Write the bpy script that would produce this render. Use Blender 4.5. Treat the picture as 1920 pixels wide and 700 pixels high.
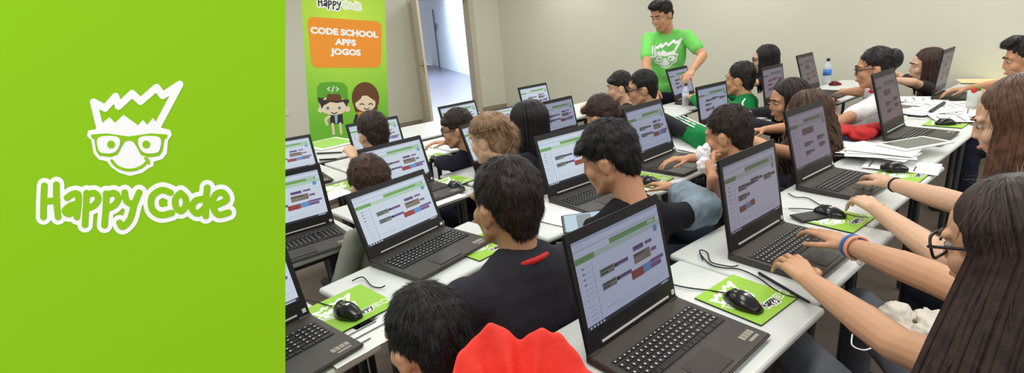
import bpy, bmesh, math, random
import numpy as np
from mathutils import Vector, Matrix, noise
from mathutils.geometry import tessellate_polygon
from mathutils.bvhtree import BVHTree

random.seed(7)
for o in list(bpy.data.objects): bpy.data.objects.remove(o)
scene = bpy.context.scene
COL = scene.collection

# ------------------------------------------------------------------ camera
# world frame: X runs along the rows of desks, Y is the way the class faces
FPX, CXP, CYP = 960.0, 985.0, 350.0
PITCH, ROLL, CAMH, TH = math.radians(17.3), math.radians(-4.5), 1.528, math.radians(38.8)
def _cam_axes():
    cp, sp = math.cos(PITCH), math.sin(PITCH)
    fw = Vector((0, cp, -sp)); rt = Vector((1, 0, 0)); up = rt.cross(fw)
    c, s = math.cos(ROLL), math.sin(ROLL)
    rt, up = c*rt + s*up, -s*rt + c*up
    T = Matrix(((math.cos(TH), math.sin(TH), 0), (-math.sin(TH), math.cos(TH), 0), (0, 0, 1)))
    return T@fw, T@rt, T@up
FW, RT, UP = _cam_axes()
EYE = Vector((0, 0, CAMH))
cam_data = bpy.data.cameras.new('camera'); cam = bpy.data.objects.new('camera', cam_data); COL.objects.link(cam)
cam.matrix_world = Matrix.Translation(EYE) @ Matrix((RT, UP, -FW)).transposed().to_4x4()
cam_data.sensor_fit = 'HORIZONTAL'; cam_data.sensor_width = 36
cam_data.lens = 36*FPX/1920; cam_data.clip_start = .05; cam_data.clip_end = 100
cam_data.shift_x = (960-CXP)/1920; cam_data.shift_y = (CYP-350)/1920
scene.camera = cam

def ray(x, y): return FW + (x-CXP)/FPX*RT - (y-CYP)/FPX*UP
def onz(x, y, z):
    r = ray(x, y); return EYE + r*((z-CAMH)/r.z)
def ony(x, y, Y):
    r = ray(x, y); return EYE + r*(Y/r.y)
def atd(x, y, d): return EYE + ray(x, y)*d

# ------------------------------------------------------------------ world, lights, exposure
scene.view_settings.view_transform = 'Standard'
scene.view_settings.look = 'None'
scene.view_settings.exposure = 0.0
scene.view_settings.gamma = 1.0
scene.view_settings.use_curve_mapping = False
w = bpy.data.worlds.new('world'); scene.world = w; w.use_nodes = True
w.node_tree.nodes['Background'].inputs[0].default_value = (.93, .96, 1.0, 1)
w.node_tree.nodes['Background'].inputs[1].default_value = 0.45
def area(name, loc, size, power, color=(1, .97, .91), rot=(0, 0, 0)):
    l = bpy.data.lights.new(name, 'AREA'); l.shape = 'RECTANGLE'; l.size, l.size_y = size
    l.energy = power; l.color = color
    o = bpy.data.objects.new(name, l); o.location = loc; o.rotation_euler = rot; COL.objects.link(o); return o
for x in (-1.6, .9, 3.4, 5.4):
    for y in (-1.6, .9, 3.4, 6.2):
        area('ceiling_and_fill_light', (x, y, 2.95), (1.5, .5), 31 if x < 0 else 25, (1, .98, .92))  # rear row added and left lamps strengthened to light the green board evenly
area('corridor_fill_light', (8.5, 11.5, 3.2), (5, 4), 500, (.80, .88, 1.0))  # unseen light added for the bluish daylight in the corridor
area('corridor_fill_light', (10.0, 16.0, 3.3), (6, 5), 1500, (.80, .88, 1.0))  # second unseen light, added to brighten the far corridor wall

# ------------------------------------------------------------------ helpers
def lin(c):
    return tuple(((v/255)/12.92 if v/255 <= .04045 else ((v/255+.055)/1.055)**2.4) for v in c)
MATS = {}
def mat(name, rgb, rough=.5, metal=0, emit=0, alpha=1, trans=0, spec=.5, bump=0, bscale=60, var=0, vscale=8, stretch=None, ior=1.45):
    if name in MATS: return MATS[name]
    m = bpy.data.materials.new(name); m.use_nodes = True; MATS[name] = m
    nt = m.node_tree; b = nt.nodes['Principled BSDF']
    c = (*lin(rgb), 1)
    b.inputs['Base Color'].default_value = c
    b.inputs['Roughness'].default_value = rough; b.inputs['Metallic'].default_value = metal
    b.inputs['Specular IOR Level'].default_value = spec; b.inputs['IOR'].default_value = ior
    if trans: b.inputs['Transmission Weight'].default_value = trans
    if alpha < 1: b.inputs['Alpha'].default_value = alpha
    if emit:
        b.inputs['Emission Color'].default_value = c; b.inputs['Emission Strength'].default_value = emit
    if bump or var:
        tc = nt.nodes.new('ShaderNodeTexCoord'); mp = nt.nodes.new('ShaderNodeMapping')
        nt.links.new(tc.outputs['Object'], mp.inputs[0])
        if stretch: mp.inputs['Scale'].default_value = stretch
        if var:
            n = nt.nodes.new('ShaderNodeTexNoise'); n.inputs['Scale'].default_value = vscale; n.inputs['Detail'].default_value = 5
            nt.links.new(mp.outputs[0], n.inputs['Vector'])
            r = nt.nodes.new('ShaderNodeValToRGB')
            r.color_ramp.elements[0].position = .3; r.color_ramp.elements[1].position = .7
            r.color_ramp.elements[0].color = (*[max(0, v*(1-var)) for v in c[:3]], 1)
            r.color_ramp.elements[1].color = (*[min(1, v*(1+var)) for v in c[:3]], 1)
            nt.links.new(n.outputs[0], r.inputs[0]); nt.links.new(r.outputs[0], b.inputs['Base Color'])
        if bump:
            n2 = nt.nodes.new('ShaderNodeTexNoise'); n2.inputs['Scale'].default_value = bscale; n2.inputs['Detail'].default_value = 4
            nt.links.new(mp.outputs[0], n2.inputs['Vector'])
            bp = nt.nodes.new('ShaderNodeBump'); bp.inputs['Strength'].default_value = bump; bp.inputs['Distance'].default_value = .01
            nt.links.new(n2.outputs[0], bp.inputs['Height']); nt.links.new(bp.outputs[0], b.inputs['Normal'])
    return m
def emitmat(name, rgb, s=1.0):
    if name in MATS: return MATS[name]
    m = bpy.data.materials.new(name); m.use_nodes = True; MATS[name] = m
    b = m.node_tree.nodes['Principled BSDF']; c = (*lin(rgb), 1)
    b.inputs['Base Color'].default_value = (.01, .01, .012, 1); b.inputs['Roughness'].default_value = .35
    b.inputs['Emission Color'].default_value = c; b.inputs['Emission Strength'].default_value = s
    return m

def link(name, me, mats, parent=None, smooth=False):
    o = bpy.data.objects.new(name, me); COL.objects.link(o)
    for m in (mats if isinstance(mats, (list, tuple)) else [mats]): me.materials.append(m)
    if smooth:
        for p in me.polygons: p.use_smooth = True
    if parent: o.parent = parent
    return o
def obj(name, bm, mats, parent=None, smooth=False, bevel=0, seg=2):
    me = bpy.data.meshes.new(name); bm.to_mesh(me); bm.free()
    o = link(name, me, mats, parent, smooth)
    if bevel:
        md = o.modifiers.new('bevel', 'BEVEL'); md.width = bevel; md.segments = seg; md.limit_method = 'ANGLE'
    return o
def tag(o, label, cat, group=None):
    o['label'] = label; o['category'] = cat
    if group: o['group'] = group
    return o
def struct(o): o['kind'] = 'structure'; return o
def empty(name, loc, rz=0):
    o = bpy.data.objects.new(name, None); o.location = loc; o.rotation_euler = (0, 0, rz); o.empty_display_size = .1
    COL.objects.link(o); return o
def box(bm, lo, hi, M=None, mi=0):
    vs = [bm.verts.new((x, y, z)) for x in (lo[0], hi[0]) for y in (lo[1], hi[1]) for z in (lo[2], hi[2])]
    fs = [(0, 1, 3, 2), (4, 6, 7, 5), (0, 4, 5, 1), (2, 3, 7, 6), (0, 2, 6, 4), (1, 5, 7, 3)]
    for f in fs:
        F = bm.faces.new([vs[i] for i in f]); F.material_index = mi
    if M is not None:
        for v in vs: v.co = M@v.co
    return vs
def quad(bm, pts, mi=0):
    f = bm.faces.new([bm.verts.new(p) for p in pts]); f.material_index = mi; return f
def ring_loft(bm, rings, close=True, cap=True, mi=0):
    R = [[bm.verts.new(p) for p in r] for r in rings]; n = len(R[0])
    for a, b in zip(R, R[1:]):
        for i in range(n if close else n-1):
            j = (i+1) % n
            f = bm.faces.new((a[i], a[j], b[j], b[i])); f.material_index = mi
    if cap:
        for r, rev in ((R[0], True), (R[-1], False)):
            f = bm.faces.new(r[::-1] if rev else r); f.material_index = mi
def frame_from(d):
    d = d.normalized(); a = Vector((0, 0, 1)) if abs(d.z) < .9 else Vector((1, 0, 0))
    x = d.cross(a).normalized(); return x, d.cross(x).normalized(), d
def capsule(bm, a, b, r0, r1, n=12, mi=0, flat=None):
    a, b = Vector(a), Vector(b); d = b-a
    if d.length < 1e-6: d = Vector((0, 0, 1e-4))
    x, y, z = frame_from(d); rings = []
    for k in range(5):
        t = -math.pi/2 + k*math.pi/8 if k < 4 else 0
        t = -math.pi/2*(1-k/4)
        c = a + z*(r0*math.sin(t)); r = max(r0*math.cos(t), r0*.05)
        rings.append([c + x*(r*math.cos(q)) + y*(r*math.sin(q)) for q in [2*math.pi*i/n for i in range(n)]])
    for k in range(5):
        t = math.pi/2*(k/4)
        c = b + z*(r1*math.sin(t)); r = max(r1*math.cos(t), r1*.05)
        rings.append([c + x*(r*math.cos(q)) + y*(r*math.sin(q)) for q in [2*math.pi*i/n for i in range(n)]])
    ring_loft(bm, rings, mi=mi)
def ellipsoid(bm, c, r, R=None, n=16, m=10, mi=0):
    c = Vector(c); rings = []
    for k in range(m+1):
        t = -math.pi/2+math.pi*k/m
        cz, cr = math.sin(t), max(math.cos(t), .02)
        rings.append([Vector((r[0]*cr*math.cos(q), r[1]*cr*math.sin(q), r[2]*cz)) for q in [2*math.pi*i/n for i in range(n)]])
    if R is not None: rings = [[R@p for p in g] for g in rings]
    ring_loft(bm, [[c+p for p in g] for g in rings], mi=mi)
def tube(bm, pts, r, n=6, mi=0, taper=None):
    pts = [Vector(p) for p in pts]; rings = []; x = None
    for i, p in enumerate(pts):
        d = (pts[min(i+1, len(pts)-1)]-pts[max(i-1, 0)]).normalized()
        if x is None: x = frame_from(d)[0]
        else:
            x = x-d*x.dot(d); x = x.normalized() if x.length > 1e-6 else frame_from(d)[0]
        y = d.cross(x); rr = r*(taper[i] if taper else 1)
        rings.append([p + x*(rr*math.cos(q)) + y*(rr*math.sin(q)) for q in [2*math.pi*k/n for k in range(n)]])
    ring_loft(bm, rings, mi=mi)
def smooth_path(pts, n=8):
    P = [Vector(p) for p in pts]; out = []
    for i in range(len(P)-1):
        p0, p1, p2, p3 = P[max(i-1, 0)], P[i], P[i+1], P[min(i+2, len(P)-1)]
        for k in range(n):
            t = k/n
            out.append(.5*((2*p1)+(p2-p0)*t+(2*p0-5*p1+4*p2-p3)*t*t+(3*p1-p0-3*p2+p3)*t**3))
    out.append(P[-1]); return out
def bake(o):
    dg = bpy.context.evaluated_depsgraph_get(); dg.update()
    me = bpy.data.meshes.new_from_object(o.evaluated_get(dg)); old = o.data
    o.modifiers.clear(); o.data = me; bpy.data.meshes.remove(old)
    return o
def blob(name, bm, m, voxel=.006, smooth=4, parent=None, disp=None):
    bmesh.ops.recalc_face_normals(bm, faces=bm.faces[:])
    o = obj(name, bm, m)
    r = o.modifiers.new('remesh', 'REMESH'); r.mode = 'VOXEL'; r.voxel_size = voxel; r.use_smooth_shade = True
    s = o.modifiers.new('smooth', 'SMOOTH'); s.factor = .5; s.iterations = smooth
    if disp:
        t = bpy.data.textures.get('folds%.3f' % disp[1]) or bpy.data.textures.new('folds%.3f' % disp[1], 'CLOUDS'); t.noise_scale = disp[1]
        d = o.modifiers.new('disp', 'DISPLACE'); d.texture = t; d.strength = disp[0]; d.mid_level = .5
    bake(o)
    for p in o.data.polygons: p.use_smooth = True
    if parent: o.parent = parent
    return o

# flat print helpers: shapes drawn in a 2D frame and laid on a plane by fn(u, v, layer)
_pc = [0]
def poly(bm, pts, fn, layer, mi):
    _pc[0] = (_pc[0]+1) % 60; layer = layer+_pc[0]*.012
    vs = [bm.verts.new(fn(u, v, layer)) for u, v in pts]
    for t in tessellate_polygon([[Vector((u, v, 0)) for u, v in pts]]):
        try:
            f = bm.faces.new([vs[i] for i in t]); f.material_index = mi
        except ValueError: pass
def disc(bm, c, r, fn, layer, mi, ry=None, n=20):
    poly(bm, [(c[0]+r*math.cos(2*math.pi*i/n), c[1]+(ry or r)*math.sin(2*math.pi*i/n)) for i in range(n)], fn, layer, mi)
def stroke(bm, pts, r, fn, layer, mi, closed=False, sm=True):
    if sm and len(pts) > 2: pts = [(p.x, p.y) for p in smooth_path([(a, b, 0) for a, b in pts], 5)]
    if closed: pts = pts+[pts[0]]
    for (a, b), (c, d) in zip(pts, pts[1:]):
        L = math.hypot(c-a, d-b)
        if L < 1e-6: continue
        nx, ny = -(d-b)/L*r, (c-a)/L*r
        poly(bm, [(a+nx, b+ny), (a-nx, b-ny), (c-nx, d-ny), (c+nx, d+ny)], fn, layer, mi)
    for p in pts: disc(bm, p, r, fn, layer, mi, n=14)
class Ink:
    """2D shapes united on a fine grid, so that a print is one clean flat sheet"""
    def __init__(self): self.a = []
    def stroke(self, pts, r, closed=False, sm=True):
        if sm and len(pts) > 2: pts = [(p.x, p.y) for p in smooth_path([(a, b, 0) for a, b in pts], 5)]
        if closed: pts = pts+[pts[0]]
        self.a.append(('s', pts, r))
    def poly(self, pts): self.a.append(('p', pts, 0))
    def disc(self, c, r): self.a.append(('s', [c, (c[0]+.01, c[1])], r))
    def mesh(self, bm, fn, layer, mi, step=3.0, run=400):
        P = np.array([p for _, pts, r in self.a for p in pts]); R = max(r for _, _, r in self.a)+step*2
        x0, y0 = P.min(0)-R; x1, y1 = P.max(0)+R
        nx, ny = int((x1-x0)/step)+2, int((y1-y0)/step)+2
        X, Y = np.meshgrid(x0+step*np.arange(nx), y0+step*np.arange(ny))
        S = np.full(X.shape, 1e3)
        def seg(a, b):
            dx, dy = b[0]-a[0], b[1]-a[1]; L2 = dx*dx+dy*dy+1e-9
            t = np.clip(((X-a[0])*dx+(Y-a[1])*dy)/L2, 0, 1)
            return np.hypot(X-a[0]-t*dx, Y-a[1]-t*dy)
        for k, pts, r in self.a:
            if k == 's':
                for a, b in zip(pts, pts[1:]): S = np.minimum(S, seg(a, b)-r)
            else:
                D = np.full(X.shape, 1e3); ins = np.zeros(X.shape, bool)
                for a, b in zip(pts, pts[1:]+pts[:1]):
                    D = np.minimum(D, seg(a, b))
                    c = (a[1] > Y) != (b[1] > Y)
                    ins ^= c & (X < (b[0]-a[0])*(Y-a[1])/((b[1]-a[1]) or 1e-9)+a[0])
                S = np.minimum(S, np.where(ins, -D, D))
        V = {}
        def vert(u, v):
            k = (round(u, 3), round(v, 3))
            if k not in V: V[k] = bm.verts.new(fn(float(u), float(v), layer))
            return V[k]
        def face(pts):
            vs = []
            for p in pts:
                q = vert(*p)
                if q not in vs: vs.append(q)
            if len(vs) > 2:
                try: f = bm.faces.new(vs); f.material_index = mi
                except ValueError: pass
        N = S < 0
        for j in range(ny-1):
            i = 0
            while i < nx-1:
                c = N[j, i], N[j, i+1], N[j+1, i+1], N[j+1, i]
                if all(c):
                    k = i
                    while k < nx-1 and k-i < run and N[j, k+1] and N[j+1, k+1]: k += 1
                    xa, xb, ya, yb = X[j, i], X[j, k], Y[j, i], Y[j+1, i]
                    face([(xa, ya), (xb, ya), (xb, yb), (xa, yb)]); i = max(k, i+1); continue
                if any(c):
                    cs = [(X[j, i], Y[j, i], S[j, i]), (X[j, i+1], Y[j, i+1], S[j, i+1]), (X[j+1, i+1], Y[j+1, i+1], S[j+1, i+1]), (X[j+1, i], Y[j+1, i], S[j+1, i])]
                    out = []
                    for a, b in zip(cs, cs[1:]+cs[:1]):
                        if a[2] < 0: out.append(a[:2])
                        if (a[2] < 0) != (b[2] < 0):
                            t = a[2]/(a[2]-b[2]); out.append((a[0]+t*(b[0]-a[0]), a[1]+t*(b[1]-a[1])))
                    face(out)
                i += 1
def rounded(pts, n=4):
    P = [Vector((a, b, 0)) for a, b in pts]; out = []; N = len(P)
    for i in range(N):
        p0, p1, p2, p3 = P[i-1], P[i], P[(i+1) % N], P[(i+2) % N]
        for k in range(n):
            t = k/n; q = .5*((2*p1)+(p2-p0)*t+(2*p0-5*p1+4*p2-p3)*t*t+(3*p1-p0-3*p2+p3)*t**3); out.append((q.x, q.y))
    return out
HAIR_POLY = [(385, 135), (432, 160), (475, 112), (487, 152), (543, 100), (577, 132), (643, 75), (668, 108), (738, 62), (650, 228), (628, 200), (605, 228), (587, 208), (567, 230), (507, 187), (473, 220), (450, 197), (408, 230)]
def logo_face(bm, fn, W=0, G=1, step=3.0, run=400):
    a = Ink(); a.stroke(HAIR_POLY[:10], 15, sm=False); a.stroke([HAIR_POLY[0], HAIR_POLY[-1]], 15)
    a.poly([(395, 232), (408, 230), (450, 197), (473, 220), (507, 187), (567, 230), (587, 208), (605, 228), (628, 200), (650, 228), (662, 240), (700, 250), (706, 270), (690, 292), (685, 345), (668, 368), (632, 380), (630, 398), (612, 405), (585, 425), (535, 438), (490, 425), (455, 400), (440, 378), (405, 370), (385, 345), (375, 290), (358, 275), (362, 252), (395, 246)])
    a.mesh(bm, fn, 0, W, step, run)
    a = Ink(); a.poly([(375, 268), (440, 263), (530, 276), (620, 263), (688, 268), (686, 282), (676, 287), (668, 335), (655, 355), (610, 362), (580, 352), (562, 318), (548, 297), (530, 292), (513, 297), (500, 318), (484, 350), (455, 360), (410, 355), (396, 335), (388, 287), (377, 282)])
    a.stroke([(460, 375), (480, 398), (515, 412), (550, 412), (585, 398), (608, 375)], 6); a.stroke([(597, 366), (608, 372), (612, 386)], 5)
    a.mesh(bm, fn, 1, G, step, run)
    a = Ink()
    for cx, m_ in ((447, 1), (617, -1)): a.poly(rounded([(cx-46*m_, 290), (cx-32*m_, 277), (cx, 274), (cx+34*m_, 277), (cx+48*m_, 290), (cx+44*m_, 318), (cx+26*m_, 341), (cx-5*m_, 346), (cx-34*m_, 340), (cx-44*m_, 318)]))
    a.mesh(bm, fn, 2, W, step, run)
    a = Ink(); a.disc((459, 309), 16); a.disc((603, 309), 16); a.mesh(bm, fn, 3, G, step, run)
LETTERS = {
 'H': [[(184, 478), (181, 540), (180, 606)], [(233, 473), (234, 545), (240, 606)], [(182, 543), (236, 538)]],
 'a': [[(277, 527), (300, 512), (322, 514), (322, 555), (317, 606)], [(318, 552), (290, 560), (268, 580), (285, 594), (318, 572)]],
 'p': [[(357, 508), (354, 570), (350, 638)], [(358, 516), (388, 508), (405, 530), (388, 558), (357, 572)]],
 'q': [[(437, 510), (436, 570), (430, 640)], [(438, 517), (470, 508), (487, 530), (470, 558), (438, 573)]],
 'y': [[(513, 506), (520, 540), (546, 556)], [(572, 506), (552, 555), (535, 615), (505, 646), (492, 630)]],
 'C': [[(700, 506), (662, 496), (624, 525), (626, 575), (660, 598), (705, 590)]],
 'o': [[(742, 508), (722, 530), (722, 562), (742, 582), (762, 562), (762, 530), (742, 508)]],
 'd': [[(836, 532), (803, 540), (788, 570), (812, 592), (842, 568)], [(851, 486), (846, 540), (845, 602)]],
 'e': [[(880, 560), (930, 536), (914, 506), (884, 516), (872, 555), (895, 596), (938, 588)]]}
def logo_text(bm, fn, outl, cols, r=13.5, ro=32, step=3.0):
    a = Ink()
    for k, ss in LETTERS.items():
        for q in ss: a.stroke(q, ro)
    a.mesh(bm, fn, 0, outl, step)
    for g in (0, 1):
        a = Ink()
        for k, ss in LETTERS.items():
            if (k in 'Hapqy') == (g == 0):
                for q in ss: a.stroke(q, r)
        a.mesh(bm, fn, 1, cols[g], step)

# ------------------------------------------------------------------ colours
M_wall = mat('wall_paint', (213, 212, 194), .85, var=.02, vscale=1.2, bump=.05, bscale=90)
M_floor = mat('floor_tile', (118, 106, 94), .45, var=.08, vscale=3)
M_white = mat('white_print', (250, 250, 248), .7)
M_panelgreen = mat('panel_green', (146, 203, 28), .75, spec=.1)
M_panelwhite = mat('panel_white', (255, 255, 255), .75, spec=.1)
M_alu = mat('aluminium', (176, 178, 180), .35, metal=.9)
M_desk = mat('desk_laminate', (213, 216, 212), .38, var=.02, vscale=5)
M_deskedge = mat('desk_edge', (190, 195, 193), .4)
M_leg = mat('grey_steel', (78, 80, 82), .4, metal=.7)
M_lap = mat('laptop_deck', (62, 55, 50), .48, var=.04, vscale=30, bump=.04, bscale=900)
M_lid = mat('laptop_lid', (26, 25, 26), .42)
M_key = mat('keycap', (30, 29, 29), .5)
M_legend = mat('key_legend', (205, 202, 195), .6)
M_well = mat('key_well', (44, 39, 36), .55)
M_silver = mat('hinge_silver', (226, 224, 216), .3, metal=.25)
M_pad = mat('pad_green', (150, 196, 66), .7)
M_padedge = mat('pad_rubber', (28, 28, 28), .9)
M_black = mat('print_black', (24, 24, 26), .6)
M_mouse = mat('mouse_black', (22, 21, 22), .22, spec=.6)
M_cable = mat('cable_black', (26, 25, 25), .5)
M_paper = mat('paper', (238, 238, 236), .8)
M_red = mat('red_print', (196, 60, 50), .6)

# ------------------------------------------------------------------ the setting
XE, YN, HW = 6.35, 8.3, 3.2
def slab(name, lo, hi, m):
    bm = bmesh.new(); box(bm, lo, hi); bmesh.ops.recalc_face_normals(bm, faces=bm.faces[:]); return struct(obj(name, bm, m))
slab('floor', (-3.2, -3, -.1), (XE, YN, 0), M_floor)
slab('wall_right', (XE, -3, 0), (XE+.15, YN+.15, HW), M_wall)
def onN(x, y): return ony(x, y, YN)
DX0, DX1 = onN(784, 130).x, onN(893, 130).x
bm = bmesh.new()
box(bm, (-3.2, YN, 0), (DX0, YN+.15, HW)); box(bm, (DX1, YN, 0), (XE, YN+.15, HW)); box(bm, (DX0, YN, 2.12), (DX1, YN+.15, HW))
struct(obj('wall_front', bm, M_wall))
bm = bmesh.new()
M_trim = mat('door_frame_paint', (196, 188, 166), .5)
for x in (DX0, DX1): box(bm, (x-.05, YN-.025, 0), (x+.02 if x == DX0 else x+.05, YN+.17, 2.17))
box(bm, (DX0-.05, YN-.025, 2.1), (DX1+.05, YN+.17, 2.17))
struct(obj('trim_1', bm, M_trim, bevel=.006))
bm = bmesh.new(); box(bm, (-3.2, YN-.014, 0), (DX0-.05, YN, .08)); box(bm, (DX1+.05, YN-.014, 0), (XE, YN, .08))
struct(obj('baseboard_front', bm, mat('baseboard', (150, 140, 122), .5), bevel=.004))
# open door leaf
door = empty('door_1', (DX0+.02, YN-.03, 0), math.radians(-112)); struct(door)
bm = bmesh.new(); box(bm, (0, -.02, .01), (.82, .02, 2.09)); obj('door_leaf', bm, mat('door_paint', (203, 194, 172), .5), door, bevel=.004)
bm = bmesh.new()
for s in (-1, 1):
    box(bm, (.735, s*.02-.004, .93), (.775, s*.02+.004, 1.13))
    capsule(bm, (.755, s*.02, 1.05), (.755, s*.065, 1.05), .009, .009); capsule(bm, (.755, s*.065, 1.05), (.64, s*.065, 1.05), .009, .008)
obj('door_handle', bm, mat('handle_bronze', (120, 108, 88), .35, metal=.8), door, True)
bm = bmesh.new()
for z in (.3, 1.1, 1.85): capsule(bm, (0, .026, z-.05), (0, .026, z+.05), .009, .009)
obj('hinge', bm, mat('hinge_grey', (110, 102, 90), .4, metal=.7), door, True)
# corridor behind the door
slab('floor.001', (DX0-3, YN, -.1), (18, 24, -.002), mat('corridor_floor', (84, 84, 98), .3, var=.12, vscale=2))
p1, p2 = onz(900, 147, 0), onz(812, 122, 0)
dv = (p2-p1).normalized(); p1 = p1-dv*4; p2 = p2+dv*6
bm = bmesh.new(); nv = Vector((-dv.y, dv.x, 0))*-.15
for a, b in ((p1, p2),):
    ring_loft(bm, [[a, b, b+nv, a+nv], [q+Vector((0, 0, 4)) for q in (a, b, b+nv, a+nv)]])
bmesh.ops.recalc_face_normals(bm, faces=bm.faces[:])
struct(obj('wall_corridor', bm, mat('corridor_wall', (198, 210, 226), .7)))
dk = onz(824, 126, 0)-dv*.0
cd = empty('door_2', dk-dv*.2, math.atan2(dv.y, dv.x)); struct(cd)
bm = bmesh.new(); box(bm, (-.05, .01, 0), (.02, .05, 2.6)); obj('door_gap_bar', bm, mat('door_gap', (40, 40, 46), .6), cd)  # dark bar painted as the shaded gap beside the corridor door
bm = bmesh.new(); capsule(bm, (-.35, .08, 1.9), (-.75, .08, 1.9), .03, .03); box(bm, (-.43, .02, 1.65), (-.3, .06, 2.0)); obj('door_handle', bm, M_leg, cd)
# socket low on the front wall at far left
bm = bmesh.new(); sp = onN(540, 240); box(bm, (sp.x-.05, YN-.012, .52), (sp.x+.05, YN, .62)); box(bm, (sp.x-.03, YN-.016, .54), (sp.x+.03, YN-.012, .6))
tag(obj('wall_socket', bm, mat('socket_white', (225, 222, 210), .4), bevel=.004), 'white power socket on the pale wall left of the banner', 'socket')

# ------------------------------------------------------------------ green logo board, propped up at the left
def logo_board():
    D = .85
    c = atd(268, 350, D)
    root = empty('logo_board', (c.x, c.y, 0))
    tag(root, 'big lime green board with white crowned face logo and hand-drawn lettering', 'sign')
    O = Vector((c.x, c.y, 0))
    k = D/FPX
    def fn(u, v, layer, off=0):   # u,v are the drawing's own millimetres on the board
        return atd(u, v, D) - FW*(.0005*(layer+1)) - O
    x0, x1, y0, y1 = -420, 535, -260, 1750
    bm = bmesh.new()
    a = [atd(x0, y0, D)-O, atd(x1, y0, D)-O, atd(x1, y1, D)-O, atd(x0, y1, D)-O]
    zb = min(p.z for p in a)
    b_ = [atd(u, v, D)-O+FW*.02 for u, v in ((x0+25, y0+25), (x1-25, y0+25), (x1-25, y1-25), (x0+25, y1-25))]
    ring_loft(bm, [a, b_])
    bmesh.ops.recalc_face_normals(bm, faces=bm.faces[:])
    obj('panel', bm, M_panelgreen, root)
    bm = bmesh.new(); f = lambda u, v, l: fn(u/2.187, 130+v/2.187, l)
    logo_face(bm, f, 0, 1); obj('face_emblem', bm, [M_panelwhite, M_panelgreen], root)['label'] = 'white smiling face emblem with glasses and crown hair'
    bm = bmesh.new(); logo_text(bm, f, 0, (1, 1)); obj('lettering', bm, [M_panelwhite, M_panelgreen], root)['label'] = 'hand-drawn lettering with thick white outline'
    # two rear struts that prop the board
    for x in (-390, -300):
        bm = bmesh.new(); t = atd(x, 250, D+.02)-O; g = Vector((t.x+FW.x*.02, t.y+FW.y*.02, 0.0))
        capsule(bm, t, g, .011, .011, 8); obj('strut', bm, M_alu, root, True)
logo_board()

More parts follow.
